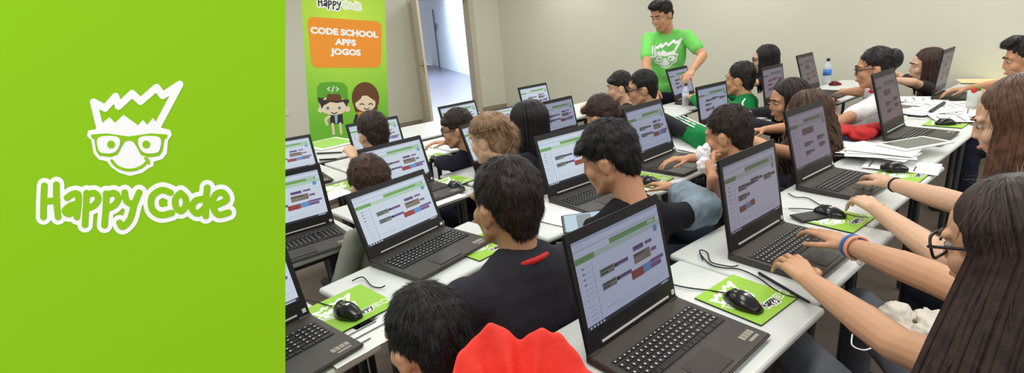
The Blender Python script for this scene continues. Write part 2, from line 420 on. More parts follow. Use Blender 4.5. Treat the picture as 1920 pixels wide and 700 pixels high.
# ------------------------------------------------------------------ roll-up banner
def text_mesh(body, size, off=0.0):
    cu = bpy.data.curves.new('t', 'FONT'); cu.body = body; cu.size = size; cu.align_x = 'CENTER'; cu.offset = off; cu.resolution_u = 3
    o = bpy.data.objects.new('t', cu); COL.objects.link(o)
    dg = bpy.context.evaluated_depsgraph_get(); dg.update()
    me = bpy.data.meshes.new_from_object(o.evaluated_get(dg)); bpy.data.objects.remove(o); return me
def banner():
    c = ony(653, 130, 5.0); W, Hh = .80, 2.02
    root = empty('roll_up_banner', (c.x, 5.0, 0)); root.rotation_euler = (0, math.radians(7.5), 0)
    c0 = c.x+ .0
    root.location.x = c.x - math.sin(math.radians(7.5))*c.z
    tag(root, 'tall green roll-up banner with orange box and two cartoon kids', 'banner')
    m = mat('banner_green', (124, 196, 40), .6)
    nt = m.node_tree; b = nt.nodes['Principled BSDF']
    tc = nt.nodes.new('ShaderNodeTexCoord'); mp = nt.nodes.new('ShaderNodeMapping'); g = nt.nodes.new('ShaderNodeTexGradient'); g.gradient_type = 'SPHERICAL'
    mp.inputs['Location'].default_value = (0.0, 0, -1.75); mp.inputs['Scale'].default_value = (1.1, 1, 1.0)
    nt.links.new(tc.outputs['Object'], mp.inputs[0]); nt.links.new(mp.outputs[0], g.inputs[0])
    r = nt.nodes.new('ShaderNodeValToRGB'); r.color_ramp.elements[0].color = (*lin((118, 198, 56)), 1); r.color_ramp.elements[1].color = (*lin((206, 234, 76)), 1)
    nt.links.new(g.outputs[0], r.inputs[0]); nt.links.new(r.outputs[0], b.inputs['Base Color'])
    bm = bmesh.new(); box(bm, (-W/2, 0, .06), (W/2, .004, Hh)); obj('print_sheet', bm, m, root)
    bm = bmesh.new(); box(bm, (-W/2-.02, -.06, 0), (W/2+.02, .06, .075)); obj('base_cassette', bm, M_alu, root, bevel=.01)
    bm = bmesh.new(); box(bm, (-W/2-.01, -.006, Hh-.01), (W/2+.01, .012, Hh+.02)); obj('top_rail', bm, M_alu, root, bevel=.004)
    bm = bmesh.new(); capsule(bm, (0, .03, .06), (0, .03, Hh), .012, .012, 8); obj('pole', bm, M_alu, root, True)
    # drawing frame: pixels of the photo 577..728 wide, y 0..258 mapped on the sheet
    def fn(u, v, l):
        return Vector(((u-652.5)/151*W, -.0015-.0012*l, 1.60+(66-v)/151*W*1.0))
    G = mat('cap_green', (96, 170, 44), .6); SK = mat('cartoon_skin', (244, 222, 190), .6); BR = mat('cartoon_brown', (108, 66, 40), .6)
    DK = mat('cartoon_dark', (54, 48, 52), .6); OR = mat('banner_orange', (242, 150, 44), .6); BL = mat('cartoon_blue', (150, 190, 210), .6)
    bm = bmesh.new()
    f2 = lambda u, v, l: fn(606+(u-184)*.0985, 16+(v-590)*.0985*1.0+4, l)
    logo_text(bm, f2, 0, (1, 2), r=11, ro=34); o = obj('logo', bm, [M_white, M_black, mat('pale_lime', (226, 240, 190), .6)], root)
    bm = bmesh.new()
    pts = []
    for cx, cy, a0 in ((596, 52, 180), (709, 50, 270), (709-4, 112, 0), (598, 115, 90)):
        for k in range(7): t = math.radians(a0+k*15); pts.append((cx+11*math.cos(t), cy+11*math.sin(t)))
    poly(bm, pts, fn, 0, 0); obj('orange_box', bm, OR, root)
    for body, v in (('CODE SCHOOL', 68), ('APPS', 85), ('JOGOS', 102)):
        me = text_mesh(body, .076, .0042)
        for vtx in me.vertices:
            p = fn(650, v, 1); vtx.co = Vector((p.x+vtx.co.x*1.2, p.y, p.z+vtx.co.y))
        link('lettering', me, M_white, root)
    bm = bmesh.new()
    # boy with a cap
    poly(bm, [(594, 182), (594, 160), (600, 152), (620, 150), (642, 152), (649, 160), (649, 182)], fn, 0, 0)
    poly(bm, [(594, 178), (651, 184), (650, 188), (596, 188)], fn, 1, 2)
    disc(bm, (622, 193), 26, fn, 1, 1, 17); disc(bm, (598, 200), 5, fn, 1, 1); disc(bm, (647, 200), 5, fn, 1, 1)
    poly(bm, [(596, 182), (650, 182), (646, 196), (640, 186), (628, 188), (616, 186), (604, 192), (600, 198)], fn, 2, 2)
    poly(bm, [(612, 172), (634, 172), (638, 184), (608, 184)], fn, 3, 3)
    for x in (611, 632): disc(bm, (x, 197), 3.2, fn, 2, 4); disc(bm, (x, 197), 1.5, fn, 3, 2)
    stroke(bm, [(617, 205), (622, 207), (627, 205)], .8, fn, 2, 2)
    poly(bm, [(614, 208), (637, 208), (638, 226), (614, 226)], fn, 0, 2); poly(bm, [(622, 208), (628, 208), (627, 225), (623, 225)], fn, 1, 4)
    for x in (618, 632): stroke(bm, [(x, 226), (x+1, 244)], 2.4, fn, 0, 1)
    stroke(bm, [(613, 212), (606, 218), (608, 226)], 2.5, fn, 0, 1)
    stroke(bm, [(612, 163), (616, 160)], .8, fn, 1, 5); stroke(bm, [(612, 163), (616, 166)], .8, fn, 1, 5); stroke(bm, [(620, 168), (624, 158)], .8, fn, 1, 5); stroke(bm, [(632, 163), (628, 160)], .8, fn, 1, 5); stroke(bm, [(632, 163), (628, 166)], .8, fn, 1, 5)
    obj('cartoon_boy', bm, [G, SK, DK, BR, BL, M_white], root)['label'] = 'printed cartoon boy in a green cap'
    bm = bmesh.new()
    disc(bm, (683, 180), 27, fn, 0, 0, 30); poly(bm, [(656, 182), (710, 182), (704, 206), (690, 200), (676, 206), (662, 206)], fn, 0, 0)
    disc(bm, (682, 190), 20, fn, 1, 1, 15); poly(bm, [(660, 190), (664, 172), (684, 160), (704, 174), (705, 188), (690, 178), (680, 170), (672, 182)], fn, 2, 0)
    stroke(bm, [(671, 192), (675, 190), (679, 192)], .9, fn, 2, 2); stroke(bm, [(688, 192), (692, 190), (696, 192)], .9, fn, 2, 2); stroke(bm, [(679, 199), (684, 201), (688, 199)], .9, fn, 2, 2)
    poly(bm, [(668, 205), (697, 205), (702, 232), (664, 232)], fn, 0, 3); poly(bm, [(684, 208), (700, 205), (702, 216), (686, 218)], fn, 1, 4)
    stroke(bm, [(664, 212), (660, 224)], 3, fn, 0, 2)
    for x in (676, 690): stroke(bm, [(x, 232), (x, 246)], 2.6, fn, 0, 1)
    obj('cartoon_girl', bm, [BR, SK, DK, OR, BL], root)['label'] = 'printed cartoon girl with brown hair'
    bm = bmesh.new()
    for i, x in enumerate(range(596, 720, 13)): disc(bm, (x, 262), 5.2, fn, 0, i % 2)
    obj('icon_row', bm, [M_white, mat('icon_violet', (120, 96, 150), .6)], root)
banner()

# ------------------------------------------------------------------ desks
def leg_inset(x0): return .16 if x0 in (.74, 1.385) else .07
def desk(x0, x1, y0, y1, yaw, label, grp):
    cx, cy = (x0+x1)/2, (y0+y1)/2; root = empty('school_desk', (cx, cy, 0), math.radians(yaw)); tag(root, label, 'desk', grp)
    w, d = (x1-x0)/2, (y1-y0)/2
    bm = bmesh.new(); box(bm, (-w, -d, .715), (w, d, .739)); obj('desktop', bm, M_desk, root, bevel=.011, seg=3)
    bm = bmesh.new()
    for s in (-1, 1): box(bm, (-w+.06, s*(d-.07)-.012, .68), (w-.06, s*(d-.07)+.012, .716))
    li = leg_inset(x0)
    for s in (-1, 1): box(bm, (s*(w-li)-.012, -d+.07, .68), (s*(w-li)+.012, d-.07, .716))
    obj('frame', bm, M_leg, root)
    for sx in (-1, 1):
        for sy in (-1, 1):
            bm = bmesh.new(); li = leg_inset(x0); capsule(bm, (sx*(w-li), sy*(d-.07), .018), (sx*(w-li), sy*(d-.07), .70), .016, .016, 8); obj('leg', bm, M_leg, root, True)
    return root
DESKS = [
 # nearest row
 (.74, 1.375, 0.45, 0.91, 0, 'pale grey desk under the nearest open laptop'),
 (1.385, 2.04, 0.475, 0.96, 0, 'pale grey desk under the laptop two braceleted hands type on'),
 (2.05, 3.03, 0.55, .97, 0, 'pale grey desk holding loose paper pile and laptop being typed on'),
 (3.04, 4.1, 0.6, 1.03, 0, 'pale grey desk under the laptop nobody is using'),
 (4.11, 6.2, 0.66, 1.11, 0, 'pale grey desk against the end wall under the edge-on laptop'),
 # second row
 (-0.22, 0.4, 1.15, 1.57, 10, 'pale grey desk under the laptop cut off by the green board'),
 (0.44, 1.15, 1.38, 1.74, 10, 'pale grey desk in front of the boy in the dark top'),
 (1.2, 2, 1.38, 1.8, 0, 'pale grey desk in front of the boy holding a phone'),
 (2.01, 2.85, 1.42, 1.8, 3, 'pale grey desk by the boy holding a white tissue'),
 (2.87, 3.85, 1.63, 2.02, 0, 'pale grey desk behind the curly-haired girl'),
 (3.87, 4.72, 1.66, 2.05, 0, 'pale grey desk right of the green jacket'),
 (4.73, 6.1, 1.62, 2.1, 0, 'pale grey desk of the girl in the white shirt'),
 # third row
 (-0.1, 0.73, 1.95, 2.34, 4, 'pale grey desk of the child with short brown hair'),
 (0.76, 1.4, 2.1, 2.52, 6, 'pale grey desk left of the ginger-haired girl'),
 (1.43, 2.1, 2.2, 2.58, 4, 'pale grey desk in front of the ginger-haired girl'),
 (2.12, 2.95, 2.28, 2.7, 3, 'pale grey desk behind the black-haired girl'),
 (2.97, 3.85, 2.42, 2.68, 3, 'pale grey desk in front of two dark-haired boys'),
 (3.87, 5, 2.52, 2.88, 2, 'pale grey desk beside the standing man'),
 # far rows
 (.35, 1.08, 2.98, 3.52, 3, 'pale grey desk nearest the banner on the left'),
 (1.10, 1.78, 3.0, 3.55, 3, 'pale grey desk of the boy in front of the banner'),
 (1.80, 2.60, 3.08, 3.56, 4, 'pale grey desk in line with the open door'),
 (2.62, 3.40, 3.12, 3.66, 4, 'pale grey desk under the most distant laptop'),
 (3.42, 4.20, 3.15, 3.72, 3, 'bare pale grey desk end behind the two dark-haired boys'),
 (.2, 1.5, 3.62, 4.42, 2, 'wide pale desk with green mat just before the banner'),
 (1.52, 2.95, 3.66, 4.30, 2, 'bare wide pale desk just before the door'),
]
for d_ in DESKS: desk(*d_, 'school desks in rows')
DZ = .741
UZv = Vector((0, 0, 1))

# ------------------------------------------------------------------ laptops
LID_H = .268
def screen_mesh(kind):
    bm = bmesh.new()
    W_, H_ = .344, .2
    def rc(u0, v0, u1, v1, mi, l=1):
        e = -.0004*l
        quad(bm, [((u0-.5)*W_, e, H_*(1-v1)), ((u1-.5)*W_, e, H_*(1-v1)), ((u1-.5)*W_, e, H_*(1-v0)), ((u0-.5)*W_, e, H_*(1-v0))], mi)
    # 0 bg,1 grey,2 green,3 pale green,4 dark,5 block grey,6 purple,7 brown,8 red,9 blue
    rc(0, 0, 1, 1, 0, 0); rc(0, 0, 1, .035, 1); rc(.02, .055, .12, .065, 1); rc(0, .1, 1, .115, 1)
    rc(0, .185, .2, .25, 2, 2); rc(0, .19, 1, .255, 3); rc(.24, .195, .33, .245, 3, 2)
    rc(.38, .13, .95, .19, 2); rc(.84, .14, .93, .18, 3, 2)
    rc(.155, .28, .165, .95, 1); rc(.02, .28, .022, .94, 1)
    for i in range(7): rc(.05, .31+i*.06, .075, .33+i*.06, 5 if i < 4 else 1); rc(.09, .313+i*.06, .13, .325+i*.06, 1)
    for i in range(4): rc(.05, .75+i*.05, .12, .762+i*.05, 1)
    def block(u, v, n, cols):
        h = .085
        for k in range(n):
            rc(u+.004*k, v, u+.16, v+h, 5); rc(u+.012, v+.014, u+.15, v+.03, 4, 2); rc(u+.012, v+.05, u+.09, v+.066, 4, 2); rc(u+.11, v+.05, u+.148, v+.072, 7, 2)
        x = u+.162
        for cidx, wd in cols: rc(x, v+.012, x+wd, v+h-.026, cidx); rc(x+.01, v+.026, x+wd-.01, v+.034, 4, 2); x += wd
    if kind == 0:
        block(.22, .42, 1, ((4, .035), (6, .13))); block(.22, .58, 1, ((4, .04), (6, .14)))
        rc(.62, .36, .75, .42, 6); rc(.63, .375, .74, .39, 4, 2); rc(.77, .365, .86, .405, 6)
        rc(.61, .45, .82, .57, 7); rc(.62, .465, .76, .48, 4, 2); rc(.62, .51, .74, .545, 5, 2); rc(.83, .48, .9, .525, 6)
        rc(.55, .63, .70, .735, 8); rc(.70, .625, .80, .73, 9); rc(.80, .615, .97, .66, 6); rc(.80, .665, .93, .725, 6)
    elif kind == 1:
        block(.22, .36, 1, ((4, .05), (6, .1))); block(.46, .33, 1, ((6, .08),)); block(.72, .36, 1, ((8, .08),))
        block(.2, .5, 1, ((6, .06),)); rc(.2, .66, .32, .75, 8); rc(.32, .65, .42, .74, 9); rc(.42, .64, .5, .73, 8)
    else:
        rc(.3, .3, .62, .42, 8); rc(.32, .32, .5, .34, 6, 2); block(.3, .56, 1, ((5, .1),)); block(.68, .52, 1, ((5, .06),)); block(.3, .72, 1, ((6, .1),)); block(.7, .66, 1, ((5, .04),))
    rc(.05+.17, .86, .4, .872, 1); rc(.45, .86, .95, .866, 1); rc(.3, .9, .9, .905, 1)
    n = 12; c0 = (.925, .27)
    f = bm.faces.new([bm.verts.new(((c0[0]-.5+.026*math.cos(2*math.pi*i/n))*W_, -.0012, H_*(1-c0[1])+.009*math.sin(2*math.pi*i/n))) for i in range(n)]); f.material_index = 9
    rc(0, .955, 1, 1, 4)
    for i in range(5): rc(.02+i*.035, .965, .04+i*.035, .99, 0, 2)
    rc(.88, .967, .97, .99, 1, 2)
    bmesh.ops.recalc_face_normals(bm, faces=bm.faces[:])
    for f in bm.faces:
        if f.normal.y > 0: f.normal_flip()
    me = bpy.data.meshes.new('screen'); bm.to_mesh(me); bm.free(); return me
SCOL = [(226, 234, 246), (196, 204, 222), (120, 178, 92), (196, 222, 196), (52, 52, 66), (136, 142, 130), (128, 96, 150), (142, 120, 100), (168, 70, 66), (110, 160, 214)]
TINT = {'bright': ((.97, .99, 1), .74), 'mid': ((.90, .91, 1.0), .42), 'dull': ((.95, .92, 1.0), .31), 'dim': ((.98, .89, 1.0), .20), 'dark': ((1.0, .88, .95), .12)}  # viewing-angle tint and dimming painted into the screen emission
def screen_mats(t):
    tint, s = TINT[t]
    ds = {'bright': 0, 'mid': .15, 'dull': .4, 'dim': .6, 'dark': .7}[t]   # washed-out look of screens seen obliquely, put into their colours
    return [emitmat('screen_%s_%d' % (t, i), tuple(min(255, (c*(1-ds)+ds*sum(rgb)/3)*k) for c, k in zip(rgb, tint)), s) for i, rgb in enumerate(SCOL)]
def base_meshes():
    out = {}
    bm = bmesh.new()
    # wedge-shaped deck
    sec = [(.012, .0), (.012, .022), (0, .022), (-.262, .016), (-.266, .010), (-.25, .003)]
    ring_loft(bm, [[Vector((x, y, z)) for y, z in sec] for x in (-.189, .189)])
    bmesh.ops.recalc_face_normals(bm, faces=bm.faces[:])
    bmesh.ops.bevel(bm, geom=[e for e in bm.edges], offset=.0025, segments=2, affect='EDGES')
    out['base'] = bm
    bm = bmesh.new()
    def top(y): return .022+(y/-.262)*-.006
    rows = [(-.052, .011, 16), (-.068, .016, 15), (-.086, .016, 15), (-.104, .016, 14), (-.122, .016, 13)]
    xl = -.168
    for y, h, n in rows:
        total = .336; wk = total/19
        x = xl; k = 0
        while x < .166:
            wd = wk
            if k == 0 and h > .012: wd = wk*1.35
            if k == 13 and h > .012: wd = wk*1.7
            z = top(y)
            vs = box(bm, (x+.0012, y-h+.0014, z-.001), (min(x+wd, .168)-.0012, y-.0008, z+.0025))
            cx = x+wd*.35
            quad(bm, [(cx-.0022, y-h*.6, z+.0027), (cx+.0022, y-h*.6, z+.0027), (cx+.0022, y-h*.28, z+.0027), (cx-.0022, y-h*.28, z+.0027)], 1)
            x += wd; k += 1
    y = -.140; z = top(y)
    for a, b in ((-.168, -.145), (-.145, -.128), (-.128, -.11), (-.11, -.015), (-.015, .002), (.002, .02), (.02, .04), (.04, .058), (.058, .076), (.08, .115), (.115, .133), (.133, .168)):
        box(bm, (a+.0012, y-.0145, z-.001), (b-.0012, y-.0008, z+.0025))
    out['keyboard'] = bm
    bm = bmesh.new()
    for y0, y1 in ((-.048, -.158),): quad(bm, [(-.172, y1, top(y1)+.0003), (.172, y1, top(y1)+.0003), (.172, y0, top(y0)+.0003), (-.172, y0, top(y0)+.0003)])
    out['keyboard_well'] = bm
    bm = bmesh.new(); z = .0185
    box(bm, (-.075, -.248, .015), (.03, -.176, .0188)); out['touchpad'] = bm
    bm = bmesh.new()
    for i in range(4): quad(bm, [(.118+i*.013, -.232, top(-.232)+.0005), (.129+i*.013, -.232, top(-.232)+.0005), (.129+i*.013, -.214, top(-.214)+.0005), (.118+i*.013, -.214, top(-.214)+.0005)])
    quad(bm, [(.125, -.246, top(-.246)+.0005), (.165, -.246, top(-.246)+.0005), (.165, -.238, top(-.238)+.0005), (.125, -.238, top(-.238)+.0005)])
    out['sticker'] = bm
    meshes = {}
    for k, b in out.items():
        me = bpy.data.meshes.new(k); b.to_mesh(me); b.free(); meshes[k] = me
    for p in meshes['base'].polygons: p.use_smooth = False
    for k, m in (('base', [M_lap]), ('keyboard', [M_key, M_legend]), ('keyboard_well', [M_well]), ('touchpad', [mat('touchpad', (52, 45, 41), .4)]), ('sticker', [mat('sticker_silver', (150, 146, 130), .4)])):
        for x in m: meshes[k].materials.append(x)
    bm = bmesh.new(); box(bm, (-.189, -.004, .004), (.189, .006, LID_H+.012)); bmesh.ops.recalc_face_normals(bm, faces=bm.faces[:])
    bmesh.ops.bevel(bm, geom=bm.edges[:], offset=.0028, segments=2, affect='EDGES')
    me = bpy.data.meshes.new('lid'); bm.to_mesh(me); bm.free(); me.materials.append(M_lid); meshes['lid'] = me
    bm = bmesh.new()
    capsule(bm, (.155, .002, .018), (.182, .002, .018), .009, .009, 10)
    me = bpy.data.meshes.new('hinge'); bm.to_mesh(me); bm.free(); me.materials.append(M_lid); meshes['hinge'] = me
    bm = bmesh.new(); box(bm, (-.135, -.0065, .018), (.150, -.004, .0225)); me = bpy.data.meshes.new('hinge_strip'); bm.to_mesh(me); bm.free(); me.materials.append(M_silver); meshes['hinge_strip'] = me
    bm = bmesh.new(); box(bm, (.168, -.0055, .018), (.180, -.0042, .030)); me = bpy.data.meshes.new('lid_badge'); bm.to_mesh(me); bm.free(); me.materials.append(M_silver); meshes['lid_badge'] = me
    return meshes
LM = base_meshes()
SM = [screen_mesh(k) for k in range(3)]
def laptop(x, y, yaw, tilt, lid, kind, tint, label, badge=True):
    root = empty('laptop', (x, y, DZ), math.radians(yaw)); tag(root, label, 'laptop', 'open laptops on the desks')
    for k in ('base', 'keyboard', 'keyboard_well', 'touchpad', 'sticker', 'hinge'):
        o = bpy.data.objects.new(k, LM[k]); COL.objects.link(o); o.parent = root
    o = bpy.data.objects.new('hinge', LM['hinge']); COL.objects.link(o); o.parent = root; o.location = (-.337, 0, 0)
    L = bpy.data.objects.new('lid', LM['lid']); COL.objects.link(L); L.parent = root
    L.location = (0, .004, .014); L.rotation_euler = (-math.radians(tilt), 0, 0); L.scale = (1, 1, lid)
    for k in ('hinge_strip', 'lid_badge'):
        if badge:
            o = bpy.data.objects.new(k, LM[k]); COL.objects.link(o); o.parent = L
    s = bpy.data.objects.new('screen', SM[kind].copy()); COL.objects.link(s); s.parent = L
    for m in screen_mats(tint): s.data.materials.append(m)
    s.location = (0, -.0046, .057)
    return root
LAPS = [
 (0.937, 0.745, 1.9, 12.1, 1.11, 0, 'mid', 'large open laptop nearest the camera with coloured blocks on screen'),
 (1.66, 0.778, -0.4, 10.3, 1.15, 1, 'dull', 'open laptop typed on by the hands with blue bracelet'),
 (2.479, 0.91, -1.8, 14.3, 1.22, 2, 'dim', 'open laptop left of the paper pile with two hands typing'),
 (3.612, 0.916, -0.4, 15.9, 1.35, 2, 'dark', 'open laptop with dark screen and nobody at its keyboard'),
 (5.2, 1.066, 1.2, -3.9, 1.3, 2, 'dark', 'open laptop seen nearly edge-on by the end wall'),
 (0.146, 1.434, 11.7, 15.3, 1.05, 0, 'bright', 'open laptop half hidden by the green board, lower left'),
 (0.797, 1.729, 12.8, 18.9, 0.93, 0, 'bright', 'open laptop with bright screen left of the boy in the dark top'),
 (1.673, 1.671, -0.7, 17.1, 1.08, 0, 'bright', 'open laptop half covered by the black-haired boy with a phone'),
 (2.343, 1.695, 3.9, 18.6, 1.18, 0, 'mid', 'open laptop beside the hand on a mouse, mid picture'),
 (3.343, 1.929, -1.5, 9.2, 1.05, 1, 'mid', 'open laptop in front of the green track jacket'),
 (4.333, 1.965, 0.4, 9.4, 1.14, 1, 'dim', 'open laptop right of the green track jacket'),
 (5.012, 1.942, 2.6, 16.4, 1.3, 2, 'dark', 'open laptop the girl in the white shirt works on'),
 (0.485, 2.201, 0, 9.2, 0.99, 0, 'bright', 'open laptop at far left behind the child with brown hair'),
 (1.121, 2.392, 6.2, 16.8, 0.95, 0, 'bright', 'open laptop above the short brown hair, left of the hand on mouse'),
 (1.74, 2.42, 14, 20, 1.0, 0, 'bright', 'open laptop mostly hidden by the ginger-haired girl'),
 (2.484, 2.619, 4.5, 12, 0.98, 0, 'mid', 'open laptop right of the long black hair'),
 (4.248, 2.765, 4, 19.4, 1.14, 1, 'mid', 'open laptop right in front of the standing man'),
 (0.781, 3.252, -3, 17.5, 0.87, 0, 'bright', 'distant open laptop at far left just below the banner'),
 (1.413, 3.3, -0.7, 17, 0.9, 0, 'bright', 'open laptop partly hidden by the boy before the banner'),
 (2.162, 3.386, 6.7, 15, 0.89, 0, 'bright', 'open laptop standing against the open door'),
 (2.57, 3.3, 0, 62, 0.9, 0, 'bright', 'open laptop with only its lid corner showing left of black hair'),
 (3.076, 3.535, 5.6, 13.7, 0.96, 0, 'bright', 'most distant open laptop above the long black hair'),
]
LO = [laptop(*l) for l in LAPS]

# ------------------------------------------------------------------ mice, pads, cables
def mouse_mesh():
    bm = bmesh.new(); rings = []
    for k in range(13):
        t = k/12; y = -.055+.11*t
        wd = .031*math.sin(math.pi*(.06+.88*t))**.45*(1-.12*math.cos(2*math.pi*t)*.6); h = .036*math.sin(math.pi*(.05+.86*t**1.15))**.7
        rings.append([Vector((wd*math.cos(a)*(1 if math.sin(a) > 0 else .95), y, max(0.001, .004+h*max(math.sin(a), -.05)) if math.sin(a) > -.2 else 0.0005)) for a in [2*math.pi*i/18 for i in range(18)]])
    ring_loft(bm, rings); bmesh.ops.recalc_face_normals(bm, faces=bm.faces[:])
    me = bpy.data.meshes.new('shell'); bm.to_mesh(me); bm.free(); me.materials.append(M_mouse)
    for p in me.polygons: p.use_smooth = True
    bm = bmesh.new(); capsule(bm, (-.004, .03, .031), (.004, .03, .031), .008, .008, 12)
    w = bpy.data.meshes.new('scroll_wheel'); bm.to_mesh(w); bm.free(); w.materials.append(mat('wheel_rubber', (50, 50, 52), .6))
    bm = bmesh.new(); box(bm, (-.006, -.012, .0365), (.006, -.004, .0385)); lg = bpy.data.meshes.new('mouse_badge'); bm.to_mesh(lg); bm.free(); lg.materials.append(M_silver)
    return me, w, lg
MM = mouse_mesh()
def mouse(p, yaw, label, z=0.0, m=None):
    root = empty('computer_mouse', (p.x, p.y, DZ+z), math.radians(yaw)); tag(root, label, 'mouse', 'computer mice')
    for me in MM:
        o = bpy.data.objects.new(me.name.split('.')[0], me); COL.objects.link(o); o.parent = root
    if m:
        me = MM[0].copy(); me.materials.clear(); me.materials.append(m); root.children[0].data = me
    return root
def pad_prints(w=.2, d=.18):
    s = w*.62/810; out = {}
    bm = bmesh.new(); logo_text(bm, lambda u, v, l: Vector((-w*.08+(u-150)*s, -d/2+.010+(660-v)*s*1.15, .0038+.0004*l)), 0, (1, 2), step=6)
    me = bpy.data.meshes.new('lettering'); bm.to_mesh(me); bm.free()
    for m in (M_white, M_black, M_pad): me.materials.append(m)
    out['lettering'] = me
    bm = bmesh.new(); s2 = .14/380
    logo_face(bm, lambda u, v, l: Vector((-.09+(u-360)*s2, d/2-.008-(v-60)*s2*.85, .0038+.0003*l)), 0, 1, step=6)
    me = bpy.data.meshes.new('face_emblem'); bm.to_mesh(me); bm.free()
    for m in (M_white, M_pad): me.materials.append(m)
    out['face_emblem'] = me; return out
PADPRINT = pad_prints()
def pad(p, yaw, label, w=.2, d=.18):
    root = empty('mouse_pad', (p.x, p.y, DZ), math.radians(yaw)); tag(root, label, 'mouse pad', 'green mouse pads')
    bm = bmesh.new(); box(bm, (-w/2, -d/2, 0), (w/2, d/2, .003)); obj('rubber_base', bm, M_padedge, root)
    bm = bmesh.new(); quad(bm, [(-w/2, -d/2, .0034), (w/2, -d/2, .0034), (w/2, d/2, .0034), (-w/2, d/2, .0034)]); obj('green_print', bm, M_pad, root)
    for k, me in PADPRINT.items():
        o = bpy.data.objects.new(k, me); COL.objects.link(o); o.parent = root
    return root
def cable(pts, label, r=.0022, m=None):
    bm = bmesh.new(); tube(bm, smooth_path(pts, 8), r, 6)
    bmesh.ops.recalc_face_normals(bm, faces=bm.faces[:])
    return tag(obj('cable', bm, m or M_cable, smooth=True), label, 'cable')
def dp(x, y, z=0): return onz(x, y, DZ+z)
def rest_pad(x, y): return dp(x, y)
pad(dp(1398, 560), -2, 'green mouse pad beside the nearest laptop', .2, .2); mouse(dp(1393, 570, .01), -8, 'black mouse on green pad beside the nearest laptop', .0056)
cable([dp(1362, 550, .012), dp(1330, 545, .004), dp(1290, 540, .004), dp(1262, 534, .004)], 'thin black mouse cable running to the nearest laptop')
cable([dp(1312, 475, .004), dp(1330, 495, .004), dp(1352, 502, .004), dp(1385, 505, .004), dp(1420, 520, .004), dp(1455, 545, .004), dp(1480, 556, .004), dp(1508, 560, .004)], 'black power cable winding across the two nearest desks')
cable([dp(1318, 488, .004), dp(1312, 470, .01), dp(1326, 474, .004), dp(1334, 492, .004), dp(1370, 500, .006), dp(1384, 498, .006)], 'tangled black cable behind the second nearest laptop')
bm = bmesh.new(); a, b = dp(1424, 513, .006), dp(1516, 567, .006); capsule(bm, a, b, .005, .004, 8)
o = obj('marker_pen', bm, M_cable, smooth=True); tag(o, 'slim black pen lying by the front edge of the second laptop', 'pen')
pad(dp(1568, 412), -2, 'green mouse pad under phone and mouse on the second desk', .2, .19); mouse(dp(1556, 402, .01), 6, 'black mouse next to the smartphone on a green pad', .0056)
def phone(p, yaw, label, z=.004, glow=False):
    root = empty('smartphone', (p.x, p.y, DZ+z), math.radians(yaw)); tag(root, label, 'phone')
    if glow:
        n = (EYE-p).normalized()*.8+UZv*.6; n.normalize(); ln = (RT+UP*.12).normalized(); ln = (ln-n*ln.dot(n)).normalized()
        root.matrix_world = Matrix.Translation(p) @ Matrix((ln.cross(n), ln, n)).transposed().to_4x4()
    bm = bmesh.new(); box(bm, (-.036, -.072, 0), (.036, .072, .009)); obj('body', bm, mat('phone_body', (40, 40, 42), .3), root, bevel=.004)
    bm = bmesh.new(); quad(bm, [(-.032, -.062, .0092), (.032, -.062, .0092), (.032, .062, .0092), (-.032, .062, .0092)]); 
    quad(bm, [(-.028, -.02, .0094), (.028, -.02, .0094), (.028, .03, .0094), (-.028, .03, .0094)], 1)
    obj('display', bm, [emitmat('phone_glow', (170, 205, 225), .75), emitmat('phone_glow2', (110, 130, 140), .6)] if glow else [mat('phone_glass', (70, 74, 70), .15), mat('phone_glass', (70, 74, 70), .15)], root)
    return root
phone(dp(1522, 409), 62, 'dark smartphone lying on the green mouse pad', z=.004)
cable([dp(1538, 395, .02), dp(1510, 392, .006), dp(1478, 391, .004)], 'thin mouse cable behind the smartphone')
cable([dp(1478, 363, .004), dp(1492, 370, .004), dp(1515, 372, .004), dp(1545, 388, .004), dp(1600, 405, .004), dp(1628, 408, .004)], 'black cable along the left side of the laptop typed on beyond the phone')
mouse(dp(1676, 320, .01), 20, 'black mouse right of the typing hands beside the paper pile', .0125)
pad(dp(1690, 328), 0, 'green mouse pad almost covered by the loose papers', .2, .18)
mouse(dp(1773, 232, .01), 35, 'black mouse right of the dark unused laptop', .0056); pad(dp(1775, 232), 0, 'green mouse pad right of the dark unused laptop', .24, .2)
pad(dp(652, 580), 8, 'green mouse pad in the lower left corner', .22, .22); mouse(dp(652, 588, .01), 15, 'black mouse on the green pad in the lower left', .0056)
cable([dp(622, 575, .012), dp(598, 568, .004), dp(572, 562, .006)], 'thin mouse cable at the lower left laptop')
cable([dp(660, 527, .006), dp(680, 520, .008), dp(696, 536, .005), dp(712, 540, .004), dp(722, 536, .01)], 'black cable with plug left of the bright laptop')
pad(dp(905, 462), 8, 'green mouse pad behind the ear of the boy in dark top', .2, .18)
cable([dp(872, 438, .005), dp(890, 446, .004), dp(905, 452, .004)], 'thin cable on the pad by the ear of the boy in dark top')
pad(dp(1212, 338), 5, 'green mouse pad under the hand of the grey-blue sleeve', .2, .2); mouse(dp(1216, 342, .01), 25, 'black mouse under the hand of the grey-blue sleeve', .0056)
pad(dp(845, 342), 6, 'green mouse pad left of the ginger hair', .2, .18); mouse(dp(855, 352, .01), 10, 'black mouse left of the ginger hair', .0056)
pad(dp(812, 296), 5, 'green mouse pad under the hand of the boy in navy jacket', .2, .16); mouse(dp(818, 302, .01), 10, 'black mouse in the hand of the boy in navy jacket', .0056)
pad(dp(640, 352), 6, 'green mouse pad at left behind the child with brown hair', .22, .2)
pad(dp(1425, 238), 5, 'green mouse pad left of the curly hair', .26, .2); mouse(dp(1420, 240, .01), 50, 'black mouse left of the curly hair', .0056)
mouse(dp(1566, 158, .01), 40, 'red mouse by the hand of the girl in white shirt', .002, mat('mouse_red', (176, 34, 36), .4))
pad(dp(992, 300), 6, 'green mouse pad under the long black hair', .2, .2)

